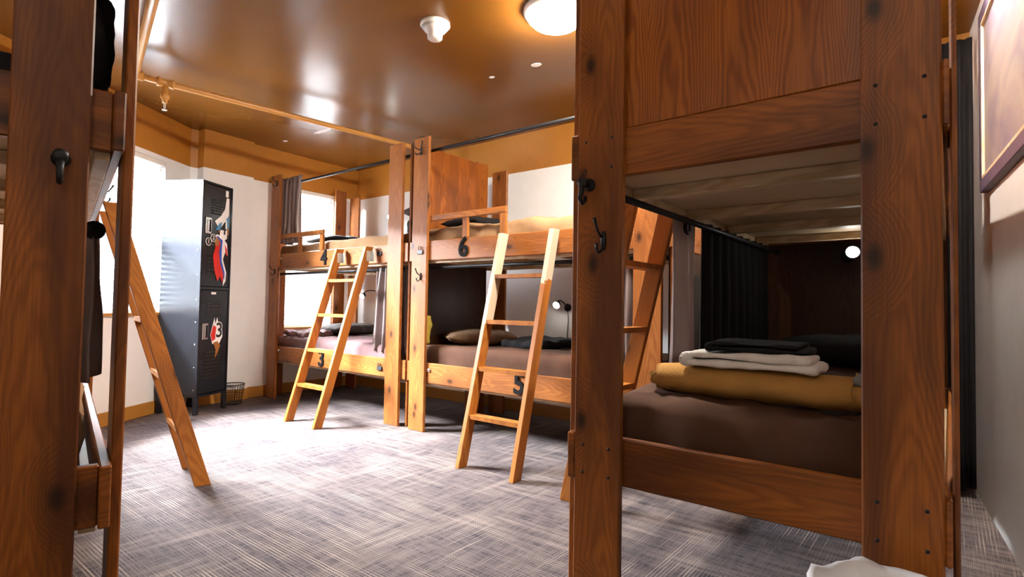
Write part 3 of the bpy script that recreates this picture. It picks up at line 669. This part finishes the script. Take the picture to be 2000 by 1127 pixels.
# rolled blanket, white towel, black towel on the right foreground bunk
def rolled_blanket():
    ax0, ax1 = -0.775, -0.115; cy, cz = 1.815, 0.730
    r = empty('rolled_blanket', (-0.445, cy, cz), 0, 'tan fleece blanket rolled up with grey lining, under the white towel', 'blanket')
    nT, nA = 84, 40; turns = 3.0; th = 0.016; vs = []; fs = []; idx = []
    for side in (0, 1):
        for i in range(nA + 1):
            x = ax0 + (ax1 - ax0) * i / nA
            endr = 1 - 0.16 * (abs(2 * i / nA - 1) ** 6)
            for j in range(nT + 1):
                t = j / nT; ang = -0.5 * math.pi + 2 * math.pi * turns * t + 0.25 * math.sin(3 * x)
                rad = 0.016 + (0.072 - 0.016) * t
                rad += 0.006 * noise.noise(Vector((x * 9, ang * 0.7, 1))) + 0.004 * noise.noise(Vector((x * 22, ang, 4)))
                rad = (rad - (th if side else 0) * 1.0) * endr if False else (rad * endr - (th * 0.8 if side else 0))
                yy = math.cos(ang) * rad * 1.32; zz = math.sin(ang) * rad * 0.72
                xj = x + (0.030 * (1 - t) * (1 if i > nA / 2 else -1) * (abs(2 * i / nA - 1) ** 4)) + 0.012 * math.sin(ang * 1.7) * (abs(2 * i / nA - 1) ** 4)
                vs.append((xj + 0.445, yy, zz + 0.052))
    m = (nA + 1) * (nT + 1); mi = []
    for i in range(nA):
        for j in range(nT):
            q = [i * (nT + 1) + j, i * (nT + 1) + j + 1, (i + 1) * (nT + 1) + j + 1, (i + 1) * (nT + 1) + j]
            fs.append(q); mi.append(0); fs.append([m + k for k in q[::-1]]); mi.append(1)
    for i in (0, nA):
        for j in range(nT):
            q = i * (nT + 1) + j; fs.append([q, q + 1, m + q + 1, m + q]); mi.append(1)
    for j in (0, nT):
        for i in range(nA):
            q = i * (nT + 1) + j; q2 = q + nT + 1; fs.append([q, q2, m + q2, m + q]); mi.append(0)
    me = bpy.data.meshes.new('fleece_sheet'); me.from_pydata(vs, [], fs); me.update()
    o = link('fleece_sheet', me, [FLEECE_T, FLEECE_G], r, True)
    for p, k in zip(me.polygons, mi): p.material_index = k
    # pale label strap and grey turned-out edge at the right end
    bm = bmesh.new(); add_tube(bm, [(0.24 + 0.004 * math.sin(k), math.cos(k * math.pi / 12) * 0.099, 0.052 + math.sin(k * math.pi / 12) * 0.055) for k in range(-8, 16)], 0.0022, 5)
    from_bm('seam_cord', bm, FLEECE_T, r, True)
    o2 = soft_box('lining_edge', (0.235, -0.085, 0.076), (0.345, 0.02, 0.104), 0.012, FLEECE_G, r, (12, 10, 4), 0.006, 14, 2.0)
    return r
rolled_blanket()
def folded(name, x0, x1, y0, y1, z0, layers, lt, mat, label, cat, amp, seed):
    """cloth folded into layers that join at the left end"""
    r = empty(name, ((x0 + x1) / 2, (y0 + y1) / 2, z0), 0, label, cat); cx, cy = (x0 + x1) / 2, (y0 + y1) / 2
    for k in range(layers):
        soft_box('folded_layer', (x0 - cx + 0.012 * (k % 2), y0 - cy + 0.006 * (k % 2), k * lt * 0.92), (x1 - cx - 0.020 * (k % 2), y1 - cy, k * lt * 0.92 + lt), lt * 0.48, mat, r, (30, 14, 5), amp, 7, seed + k,
                 xf=lambda c: Vector((c.x, c.y, c.z - 0.05 * max(0, abs(c.x) - 0.12) ** 1.5)))
    bm = bmesh.new()                                                    # the rounded fold at the left
    add_tube(bm, [(x0 - cx + 0.010 - 0.004 * math.sin(k * 1.3), (y0 - cy) + (y1 - y0) * k / 10, layers * lt * 0.46 - 0.004) for k in range(11)], [layers * lt * 0.40] + [layers * lt * 0.46] * 9 + [layers * lt * 0.40], 14)
    from_bm('fold_edge', bm, mat, r, True)
    return r
folded('towel', -0.675, -0.290, 1.735, 1.925, 0.829, 2, 0.026, TERRY, 'white terry towel folded on top of the rolled tan blanket', 'towel', 0.006, 1.0)
folded('towel', -0.610, -0.325, 1.760, 1.925, 0.880, 2, 0.016, DARK_CLOTH, 'black towel folded on top of the white towel', 'towel', 0.006, 5.0)

# ------------------------------------------------------------------ curtains
curtain('curtain', [(-5.655, 3.094), (-5.26, 3.094)], 1.63, 2.335, 5, 0.038, CURT, 'satin mauve curtain bunched at the left end of upper bunk 4', gather=0.12, seed=1)
curtain('curtain', [(-4.02, 3.115), (-3.60, 3.115)], 0.60, 1.335, 5, 0.028, CURT, 'pale lit satin curtain at the right end of lower bunk 3', seed=2, flare=0.25)
curtain('curtain', [(-0.868, 2.13), (-0.868, 2.36)], 0.790, 1.398, 1.5, 0.018, CURT, 'mauve eyelet curtain inside the right foreground bunk beside its ladder', grommets=1, seed=3)
curtain('curtain', [(-0.868, 2.46), (-0.868, 3.56)], 0.735, 1.398, 9, 0.016, CURT_SHADE, 'added shade-dark curtain along the far half of the right foreground bunk', seed=9)  # added curtain whose black stands in for shade inside the bunk
curtain('curtain', [(-1.70, 3.116), (-1.36, 3.116)], 0.700, 1.335, 4, 0.030, CURT, 'folded mauve curtain at the hidden right end of bunk five, behind the foreground ladder', seed=4)
o_ = Vector(BLO); dl2 = dL.to_2d(); vl2 = -nL.to_2d()
a_ = o_ + dl2 * 0.10 + vl2 * 0.078; b_ = o_ + dl2 * 0.50 + vl2 * 0.078
curtain('curtain', [a_[:], b_[:]], 0.80, 1.225, 4, 0.020, CURT, 'mauve curtain hanging inside the bunk at the left edge', seed=5, flare=0.45)
curtain('curtain', [(-0.030, 3.95), (0.105, 3.95)], 0.05, 2.55, 3, 0.012, CURT_SHADE, 'black sheet added for the dark gap between right bunk and white wall', seed=6)  # black sheet added across the gap so that it reads dark

# ------------------------------------------------------------------ lamps
LED = emit('led_light', (1.0, 0.97, 0.90), 70.0)
DOME = emit('lit_dome_glass', (1.0, 0.93, 0.82), 420.0)
FILL_DOME = emit('fill_dome_glass', (1.0, 0.90, 0.76), 30.0)  # glow of an unseen fill lamp added to light the foreground
DOME2 = emit('lit_dome_glass_aisle', (1.0, 0.88, 0.70), 7.0)
def reading_lamp(base, head, normal, label, cord=True, led=LED):
    base, head, normal = Vector(base), Vector(head), Vector(normal).normalized(); r = empty('reading_lamp', base, 0, label, 'lamp')
    h = head - base
    lathe('wall_plate', [(0.034, 0), (0.036, 0.012), (0.028, 0.022), (0.010, 0.026)], BLACK, r, 18, aim((0, 0, 0), normal))
    p1 = normal * 0.06 + Vector((0, 0, 0.05)); pts = []
    for k in range(13):
        t = k / 12; pts.append((1 - t) ** 3 * (normal * 0.02) + 3 * (1 - t) ** 2 * t * p1 + 3 * (1 - t) * t * t * (h + Vector((0, 0, 0.07))) + t ** 3 * h)
    tube('gooseneck', pts, 0.0055, BLACK, r, 8)
    aimd = (h - (h + Vector((0, 0, 0.07)))) .normalized() * 0.5 + normal * 0.9
    lathe('lamp_shade', [(0.012, -0.034), (0.022, -0.026), (0.034, 0.0), (0.037, 0.012), (0.033, 0.012), (0.02, 0.004)], BLACK, r, 18, aim(h, aimd))
    lathe('led_bulb', [(0.032, 0.006), (0.030, 0.020), (0.020, 0.031), (0.005, 0.036)], led, r, 16, aim(h, aimd))
    if cord: tube('cord', [Vector((0, 0, -0.02)) + normal * 0.012, Vector((0.004, 0, -0.12)) + normal * 0.008, Vector((-0.004, 0, -0.24)) + normal * 0.008, Vector((0.0, 0, -0.31)) + normal * 0.008], 0.003, CORD, r, 6)
    return r
reading_lamp((-2.70, YB, 1.005), (-2.755, YB - 0.10, 1.030), (0, -1, 0), 'black gooseneck reading lamp lit on the wall above bunk 5')
reading_lamp((-5.40, YB, 1.140), (-5.50, YB - 0.16, 1.105), (0, -1, 0), 'black gooseneck reading lamp lit in the corner above bunk 3')
reading_lamp((-5.04, YB, 1.985), (-5.08, YB - 0.11, 2.02), (0, -1, 0), 'reading lamp lighting the wall above bunk 4, behind its post', cord=False)
reading_lamp((-0.46, 3.700, 1.33), (-0.405, 3.44, 1.335), (0, -1, 0), 'bright reading lamp at the dark far end of the right foreground bunk', cord=False)
def ceiling_lamp(x, y, label, mat, r_=0.165):
    r = empty('ceiling_lamp', (x, y, H), 0, label, 'lamp')
    lathe('lamp_ring', [(r_ + 0.02, -0.001), (r_ + 0.022, -0.018), (r_ + 0.010, -0.034), (r_ - 0.004, -0.036)], WPLAST, r, 40)
    lathe('dome_shade', [(r_, -0.034), (r_ * 0.96, -0.055), (r_ * 0.8, -0.080), (r_ * 0.55, -0.098), (r_ * 0.25, -0.108), (0.002, -0.110)], mat, r, 40)
    return r
ceiling_lamp(-1.735, 2.545, 'glowing dome ceiling lamp next to the right foreground post', DOME)
ceiling_lamp(-1.05, 0.95, 'dome ceiling lamp over the aisle between the two foreground bunks', DOME2, 0.14)
ceiling_lamp(-0.10, -0.50, 'unseen dome lamp added behind the camera to light the foreground', FILL_DOME)

def fill_strip():
    """unseen strip light added under the ceiling to brighten the right wall, above the gap between the foreground bunk and the right wall"""
    y0, y1 = 3.30, 2.35; a = Vector((wall_x(y0) - 0.13, y0)); b = Vector((wall_x(y1) - 0.13, y1)); t = b - a; ln = t.length
    r = empty('fill_strip', (a.x, a.y, H), math.atan2(t.y, t.x), 'unseen strip light added above the gap to brighten the white wall', 'lamp')
    board('lamp_housing', (0, -0.03, -0.030), (ln, 0.03, -0.001), WPLAST, r, 0.004)
    tube('light_tube', [(0.03, 0, -0.058), (ln - 0.03, 0, -0.058)], 0.020, emit('fill_tube', (1.0, 0.95, 0.88), 620.0), r, 12)
    for x in (0.02, ln - 0.02): board('tube_holder', (x - 0.012, -0.024, -0.082), (x + 0.012, 0.024, -0.0305), WPLAST, r, 0.002)
def wall_x(y): return 0.093 + (YB + 0.1 - y) * (0.60 - 0.093) / (YB + 0.1 + 1.20)
fill_strip()  # added out of view to lift the right wall

# ------------------------------------------------------------------ ceiling fittings
r = empty('smoke_detector', (-2.40, 2.24, H), 0, 'white bell-shaped smoke detector on the bronze ceiling', 'smoke detector')
lathe('base_ring', [(0.088, -0.0005), (0.090, -0.014), (0.080, -0.026)], WPLAST, r, 32)
lathe('sensor_cap', [(0.080, -0.026), (0.062, -0.048), (0.046, -0.060), (0.044, -0.092), (0.038, -0.098), (0.004, -0.099)], WPLAST, r, 32)
r = empty('sprinkler_pipe', (-4.45, 1.30, 2.57), 0, 'caramel painted sprinkler pipe running under the ceiling with a hanging head', 'pipe')
o0 = Vector((-4.45, 1.30, 2.57))
def P_(p): return Vector(p) - o0
tube('main_pipe', [P_((-4.42, 1.33, 2.57)), P_((-4.40, 1.50, 2.565)), P_((-4.175, 3.39, 2.565)), P_((-4.09, 4.215, 2.565))], 0.021, PIPE, r, 14)
tube('branch_pipe', [P_((-4.43, 1.32, 2.585)), P_((-3.30, 1.055, 2.615)), P_((-1.40, 0.60, 2.63))], 0.027, PIPE, r, 14)
lathe('pipe_elbow', [(0.028, -0.05), (0.034, -0.048), (0.034, 0.048), (0.028, 0.05)], PIPE, r, 16, aim(P_((-4.425, 1.32, 2.575)), (0.05, 1, 0)))
lathe('pipe_tee', [(0.026, -0.055), (0.033, -0.053), (0.033, -0.035), (0.028, -0.03), (0.028, 0.03), (0.033, 0.035), (0.033, 0.053), (0.026, 0.055)], PIPE, r, 16, aim(P_((-4.395, 1.50, 2.565)), (0.12, 1, 0)))
lathe('drop_nipple', [(0.020, 0.0), (0.020, -0.06), (0.028, -0.065), (0.028, -0.09), (0.018, -0.10), (0.016, -0.125)], PIPE, r, 16, Matrix.Translation(P_((-4.395, 1.50, 2.545))))
bm = bmesh.new(); c = P_((-4.395, 1.50, 2.42))
for s in (-1, 1): add_tube(bm, [c, c + Vector((s * 0.014, 0, -0.01)), c + Vector((s * 0.014, 0, -0.035)), c + Vector((0, 0, -0.045))], 0.0032, 6)
add_lathe(bm, [(0.018, -0.052), (0.018, -0.048), (0.004, -0.046)], 14, Matrix.Translation(c)); from_bm('sprinkler_head', bm, WPLAST, r, True)
for (x, y, rx, ry, nm) in ((-2.245, 3.055, 0.045, 0.030, 0), (-2.63, 3.03, 0.026, 0.018, 1), (-4.80, 3.02, 0.16, 0.03, 2), (-5.42, 2.98, 0.035, 0.022, 3)):
    bm = bmesh.new(); n = 16; ring = []
    for z, f in ((H - 0.0003, 1.0), (H - 0.003, 0.86)):
        ring.append([bm.verts.new(((math.cos(2 * math.pi * k / n) * rx * f * (1 + 0.25 * noise.noise(Vector((k, nm * 5, 0)))) * 0.9) + x, math.sin(2 * math.pi * k / n) * ry * f * (1 + 0.25 * noise.noise(Vector((k, nm * 5, 3)))) + y, z)) for k in range(n)])
    for k in range(n): bm.faces.new((ring[0][k], ring[0][(k + 1) % n], ring[1][(k + 1) % n], ring[1][k]))
    bm.faces.new(ring[1]); bm.faces.new(ring[0][::-1])
    from_bm('paint_patch', bm, WPLAST, ceil)

# ------------------------------------------------------------------ locker
def locker():
    ang = math.atan2(0.879, -0.477); r = empty('locker', (-5.19, 2.10, 0), ang, 'tall black two-door metal locker with stickers beside the bay window', 'locker')
    w_, d_, z0, z1, zm = 0.395, 0.40, 0.155, 2.09, 1.125
    bm = bmesh.new()
    for lo, hi in (((0, 0.0, z0), (0.018, d_, z1)), ((w_ - 0.018, 0.0, z0), (w_, d_, z1)), ((0.018, 0.0, z1 - 0.018), (w_ - 0.018, d_, z1)), ((0.018, 0.0, z0), (w_ - 0.018, d_, z0 + 0.02)), ((0.018, d_ - 0.012, z0 + 0.02), (w_ - 0.018, d_, z1 - 0.018)), ((0.018, 0.0, zm - 0.012), (w_ - 0.018, d_ - 0.012, zm + 0.012))): add_box(bm, lo, hi)
    from_bm('locker_body', bm, BLACKP, r)
    for x in (0.0, w_ - 0.035):
        for y in (0.0, d_ - 0.035): board('leg', (x, y, 0), (x + 0.035, y + 0.035, z0), BLACKP, r, 0.002)
    for z in (0.22, 0.42, 0.62, 0.82, 1.02, 1.24, 1.46, 1.68, 1.90, 2.03):
        for y in ((0.03, d_ - 0.03) if z < 0.7 else (0.03,)): lathe('rivet', [(0.0065, 0), (0.006, 0.002), (0.002, 0.003)], CHROME, r, 8, aim((0, y, z), (-1, 0, 0)))
    bx = {}
    for nm, a, b in (('up', zm + 0.016, z1 - 0.022), ('lo', z0 + 0.024, zm - 0.016)):
        door = board('door', (0.022, 0.004, a), (w_ - 0.022, 0.020, b), BLACKP, r, 0.003); bx[nm] = (door, a, b)
        def slots(za, zb, x0, x1, nx, nz):
            bm = bmesh.new()
            for i in range(nx):
                for j in range(nz):
                    xa = x0 + (x1 - x0) * i / nx; q = za + (zb - za) * j / nz
                    add_box(bm, (xa + 0.003, 0.0005, q + 0.004), (xa + (x1 - x0) / nx - 0.003, 0.0045, q + (zb - za) / nz - 0.004))
            return from_bm('vent_louvre', bm, CORD, door)
        if nm == 'up': slots(1.80, 1.945, 0.11, 0.29, 4, 6); slots(1.24, 1.56, 0.08, 0.30, 4, 9)
        else: slots(0.87, 1.00, 0.10, 0.28, 5, 5); slots(0.30, 0.56, 0.08, 0.29, 1, 8)
        hz = 1.69 if nm == 'up' else 0.735
        bm = bmesh.new()
        for lo, hi in (((0.045, -0.006, hz - 0.075), (0.118, 0.0035, hz + 0.075)),): add_box(bm, lo, hi)
        bmesh.ops.bevel(bm, geom=bm.edges[:], offset=0.004, segments=1, affect='EDGES')
        hd = from_bm('latch_plate', bm, CHROME, door)
        board('latch_pull', (0.062, -0.012, hz - 0.050), (0.082, -0.0062, hz + 0.050), CHROME, door, 0.003); board('latch_recess', (0.086, -0.0075, hz - 0.055), (0.108, -0.0062, hz + 0.055), IRON, door, 0.001)
    up_, lo_ = bx['up'][0], bx['lo'][0]
    def shape(pts, mat, y, parent, nm='sticker'):
        n = len(pts); vs = [(x, y, z) for x, z in pts] + [(x, y + 0.0006, z) for x, z in pts]
        return pyd(nm, vs, [list(range(n)), list(range(2 * n - 1, n - 1, -1))] + [[i, (i + 1) % n, n + (i + 1) % n, n + i] for i in range(n)], mat, parent)
    y = -0.0005
    # upper door art: white sweep, sky and rust sweep, red, blue and white tail
    shape([(0.345, 1.98), (0.345, 1.80), (0.28, 1.74), (0.20, 1.70), (0.16, 1.74), (0.24, 1.80), (0.29, 1.87), (0.31, 1.98)], WHITEP, y, up_)
    shape([(0.346, 1.82), (0.346, 1.70), (0.26, 1.67), (0.17, 1.66), (0.22, 1.73), (0.29, 1.76)], SKYP, y - 0.0008, up_)
    shape([(0.346, 1.70), (0.346, 1.63), (0.25, 1.63), (0.20, 1.655)], GOLDP, y - 0.0012, up_)
    shape([(0.15, 1.60), (0.20, 1.625), (0.27, 1.60), (0.33, 1.55), (0.345, 1.44), (0.31, 1.47), (0.28, 1.40), (0.33, 1.28), (0.325, 1.20), (0.29, 1.13 + 0.02), (0.30, 1.26), (0.25, 1.36), (0.22, 1.48), (0.18, 1.56)], WHITEP, y - 0.0016, up_)
    shape([(0.17, 1.595), (0.21, 1.61), (0.27, 1.58), (0.26, 1.48), (0.265, 1.38), (0.31, 1.28), (0.31, 1.20), (0.285, 1.26), (0.235, 1.37), (0.21, 1.48)], BLUES, y - 0.0021, up_)
    shape([(0.165, 1.57), (0.215, 1.585), (0.245, 1.55), (0.225, 1.46), (0.245, 1.36), (0.295, 1.26), (0.28, 1.18), (0.25, 1.24), (0.215, 1.19), (0.17, 1.30), (0.15, 1.42), (0.175, 1.50)], REDS, y - 0.0026, up_)
    shape([(0.30, 1.54), (0.33, 1.50), (0.342, 1.43), (0.315, 1.45)], REDS, y - 0.0026, up_); shape([(0.16, 1.555), (0.19, 1.60), (0.225, 1.575), (0.215, 1.52), (0.175, 1.515)], GOLDP, y - 0.0031, up_)
    shape([(0.22, 1.60), (0.26, 1.77), (0.315, 1.77), (0.325, 1.60), (0.28, 1.57)], WHITEP, y - 0.0034, up_)
    text_mesh('sticker_number', '4', 0.17, 0.001, CORD, up_, (0.272, y - 0.0042, 1.685), (math.pi / 2, 0, 0), 0.002)
    for (cx, cz, s) in ((0.085, 1.545, '1'), (0.145, 1.585, '2')):
        lathe('number_tag', [(0.037, 0), (0.037, 0.001), (0.001, 0.0011)], WHITEP, up_, 20, aim((cx, y - 0.0024, cz), (0, -1, 0)))
        lathe('number_tag', [(0.030, 0), (0.030, 0.0006), (0.001, 0.0007)], CORD, up_, 20, aim((cx, y - 0.0036, cz), (0, -1, 0)))
        text_mesh('sticker_number', s, 0.05, 0.0008, WHITEP, up_, (cx, y - 0.0048, cz), (math.pi / 2, 0, 0), 0.001)
    # lower door art
    shape([(0.15, 0.70), (0.18, 0.80), (0.20, 0.86), (0.21, 0.80), (0.235, 0.86), (0.25, 0.80), (0.30, 0.76), (0.31, 0.68), (0.26, 0.60), (0.18, 0.62)], WHITEP, y, lo_)
    shape([(0.155, 0.70), (0.185, 0.79), (0.225, 0.77), (0.215, 0.66), (0.175, 0.64)], REDS, y - 0.0008, lo_); shape([(0.19, 0.63), (0.245, 0.64), (0.285, 0.60), (0.25, 0.53), (0.215, 0.48), (0.225, 0.56)], GOLDP, y - 0.0008, lo_)
    text_mesh('sticker_number', '3', 0.19, 0.001, WHITEP, lo_, (0.262, y - 0.0016, 0.735), (math.pi / 2, 0, 0), 0.010)
    text_mesh('sticker_number', '3', 0.19, 0.001, CORD, lo_, (0.262, y - 0.0024, 0.735), (math.pi / 2, 0, 0), 0.003)
    board('name_plate', (0.15, 0.0005, zm - 0.055), (0.21, 0.0038, zm - 0.035), WHITEP, lo_, 0.001); board('name_plate', (0.30, 0.0005, 1.99), (0.335, 0.0038, 2.05), WHITEP, up_, 0.001)
    return r
locker()
def basket():
    r = empty('wire_basket', (-5.55, 2.58, 0), 0, 'black wire mesh wastebasket on the floor behind the locker', 'basket')
    bm = bmesh.new(); n = 26
    for k in range(n):
        a = 2 * math.pi * k / n; add_tube(bm, [(0.085 * math.cos(a), 0.085 * math.sin(a), 0.006), (0.108 * math.cos(a), 0.108 * math.sin(a), 0.19)], 0.0022, 4)
    for z, q in ((0.05, 0.091), (0.10, 0.097), (0.15, 0.103)): add_tube(bm, [(q * math.cos(2 * math.pi * k / 24), q * math.sin(2 * math.pi * k / 24), z) for k in range(25)], 0.0022, 4, False)
    o = from_bm('wire_mesh', bm, BLACK, r); o['kind'] = 'stuff'
    bm = bmesh.new(); add_tube(bm, [(0.109 * math.cos(2 * math.pi * k / 28), 0.109 * math.sin(2 * math.pi * k / 28), 0.193) for k in range(29)], 0.005, 8, False); from_bm('rim', bm, BLACK, r, True)
    lathe('basket_floor', [(0.086, 0), (0.086, 0.006), (0.001, 0.006)], BLACK, r, 24)
basket()

# ------------------------------------------------------------------ binder clips
def clip(loc, label):
    r = empty('binder_clip', loc, 0, label, 'clip'); bm = bmesh.new()
    pr = [(-0.001, -0.026), (-0.013, -0.024), (-0.008, 0.008), (-0.001, 0.010)]
    vs = [[bm.verts.new((x, y, z)) for y, z in pr] for x in (-0.030, 0.030)]
    for k in range(4): bm.faces.new((vs[0][k], vs[0][(k + 1) % 4], vs[1][(k + 1) % 4], vs[1][k]))
    bm.faces.new(vs[0]); bm.faces.new(vs[1][::-1]); from_bm('clip_body', bm, BLACK, r)
    for s in (-1,):
        tube('clip_handle', [(-0.014, -0.006, 0.008), (-0.016, -0.010, 0.022), (-0.010, -0.014, 0.036), (0.010, -0.014, 0.036), (0.016, -0.010, 0.022), (0.014, -0.006, 0.008)], 0.0032, BLACK, r, 6)
    return r
clip((-3.888, 3.011 + T, 1.455), 'black binder clip on the upper rail of bunk 4'); clip((-3.850, 3.011 + T, 0.465), 'black binder clip on the lower rail of bunk 3'); clip((-3.338, 3.011, 1.440), 'black binder clip on the post left of the number 6')

# ------------------------------------------------------------------ jacket hanging in the left bunk
def jacket():
    p = o_ + dl2 * 0.05 + vl2 * 0.06
    r = empty('jacket', (p.x, p.y, 1.62), math.atan2(0.216, -0.976), 'black hooded jacket hanging in the upper bunk at the left edge', 'jacket')
    soft_box('jacket_body', (-0.02, 0.02, -0.03), (0.24, 0.17, 0.50), 0.06, DARK_CLOTH, r, (14, 10, 20), 0.035, 6, 2.0)
    soft_box('hood', (0.0, 0.0, 0.26), (0.20, 0.14, 0.52), 0.06, DARK_CLOTH, r, (12, 10, 12), 0.03, 7, 8.0)
    soft_box('collar_lining', (-0.035, 0.05, 0.17), (-0.012, 0.14, 0.42), 0.011, FLEECE_G, r, (4, 8, 12), 0.010, 8, 3.0)
    soft_box('sleeve', (0.05, -0.005, -0.02), (0.14, 0.05, 0.24), 0.024, DARK_CLOTH, r, (8, 6, 14), 0.014, 9, 5.0)
jacket()

# ------------------------------------------------------------------ painting and bin at the right
def wall_x(y): return 0.093 + (YB + 0.1 - y) * (0.60 - 0.093) / (YB + 0.1 + 1.20)
def painting():
    y0, y1 = 3.62, 2.05; a = Vector((wall_x(y0), y0)); b = Vector((wall_x(y1), y1)); t = b - a; ln = t.length
    r = empty('framed_painting', (a.x - 0.002, a.y, 1.615), math.atan2(t.y, t.x), 'large framed abstract painting in purple and beige on the right wall', 'painting')
    hh = 0.90; fwd = 0.035                      # local -y points into the room
    sgn = -1
    def bx(nm, lo, hi, mat, bev=0.003): 
        ya, yb = sorted((sgn * lo[1], sgn * hi[1])); return board(nm, (lo[0], ya, lo[2]), (hi[0], yb, hi[2]), mat, r, bev)
    bx('frame_bar', (0, 0.0, 0), (ln, fwd, 0.06), PFRAME); bx('frame_bar', (0, 0.0, hh - 0.06), (ln, fwd, hh), PFRAME); bx('frame_bar', (0, 0, 0.06), (0.06, fwd, hh - 0.06), PFRAME); bx('frame_bar', (ln - 0.06, 0, 0.06), (ln, fwd, hh - 0.06), PFRAME)
    for lo, hi in (((0.06, 0.0, 0.06), (ln - 0.06, 0.034, 0.075)), ((0.06, 0, hh - 0.075), (ln - 0.06, 0.034, hh - 0.06)), ((0.06, 0, 0.075), (0.075, 0.034, hh - 0.075)), ((ln - 0.075, 0, 0.075), (ln - 0.06, 0.034, hh - 0.075))): bx('frame_slip', lo, hi, PINE, 0.001)
    bx('canvas', (0.075, 0.004, 0.075), (ln - 0.075, 0.024, hh - 0.075), PAINTING, 0.0)
painting()
def bin_():
    r = empty('waste_bin', (-0.075, 1.245, 0), 0, 'waste bin with a white plastic liner folded over its rim, bottom right', 'bin')
    lathe('bin_body', [(0.100, 0.0), (0.104, 0.01), (0.130, 0.440), (0.131, 0.446), (0.128, 0.446), (0.126, 0.44), (0.098, 0.015)], BLACKP, r, 32)
    bm = bmesh.new(); n = 64; prof = [(0.146, 0.36), (0.148, 0.42), (0.151, 0.474), (0.146, 0.490), (0.134, 0.487), (0.122, 0.46), (0.108, 0.36), (0.085, 0.30), (0.04, 0.315), (0.002, 0.31)]; rings = []
    for q, (rr, z) in enumerate(prof):
        ring = []
        for k in range(n):
            a = 2 * math.pi * k / n; s = noise.noise(Vector((math.cos(a) * 3, math.sin(a) * 3, q * 0.35))); s2 = noise.noise(Vector((math.cos(a) * 9, math.sin(a) * 9, q * 0.6 + 5)))
            ring.append(bm.verts.new((math.cos(a) * (rr + 0.008 * s + 0.005 * s2 - (0.012 * max(0, s) if q > 4 else 0)), math.sin(a) * (rr + 0.008 * s + 0.005 * s2), z + (0.014 * s if q in (2, 3, 4) else 0) - (0.02 * abs(s2) if q == 0 else 0))))
        rings.append(ring)
    for a, b in zip(rings, rings[1:]):
        for k in range(n): bm.faces.new((a[k], a[(k + 1) % n], b[(k + 1) % n], b[k]))
    from_bm('bin_liner', bm, LINER, r, True)
bin_()
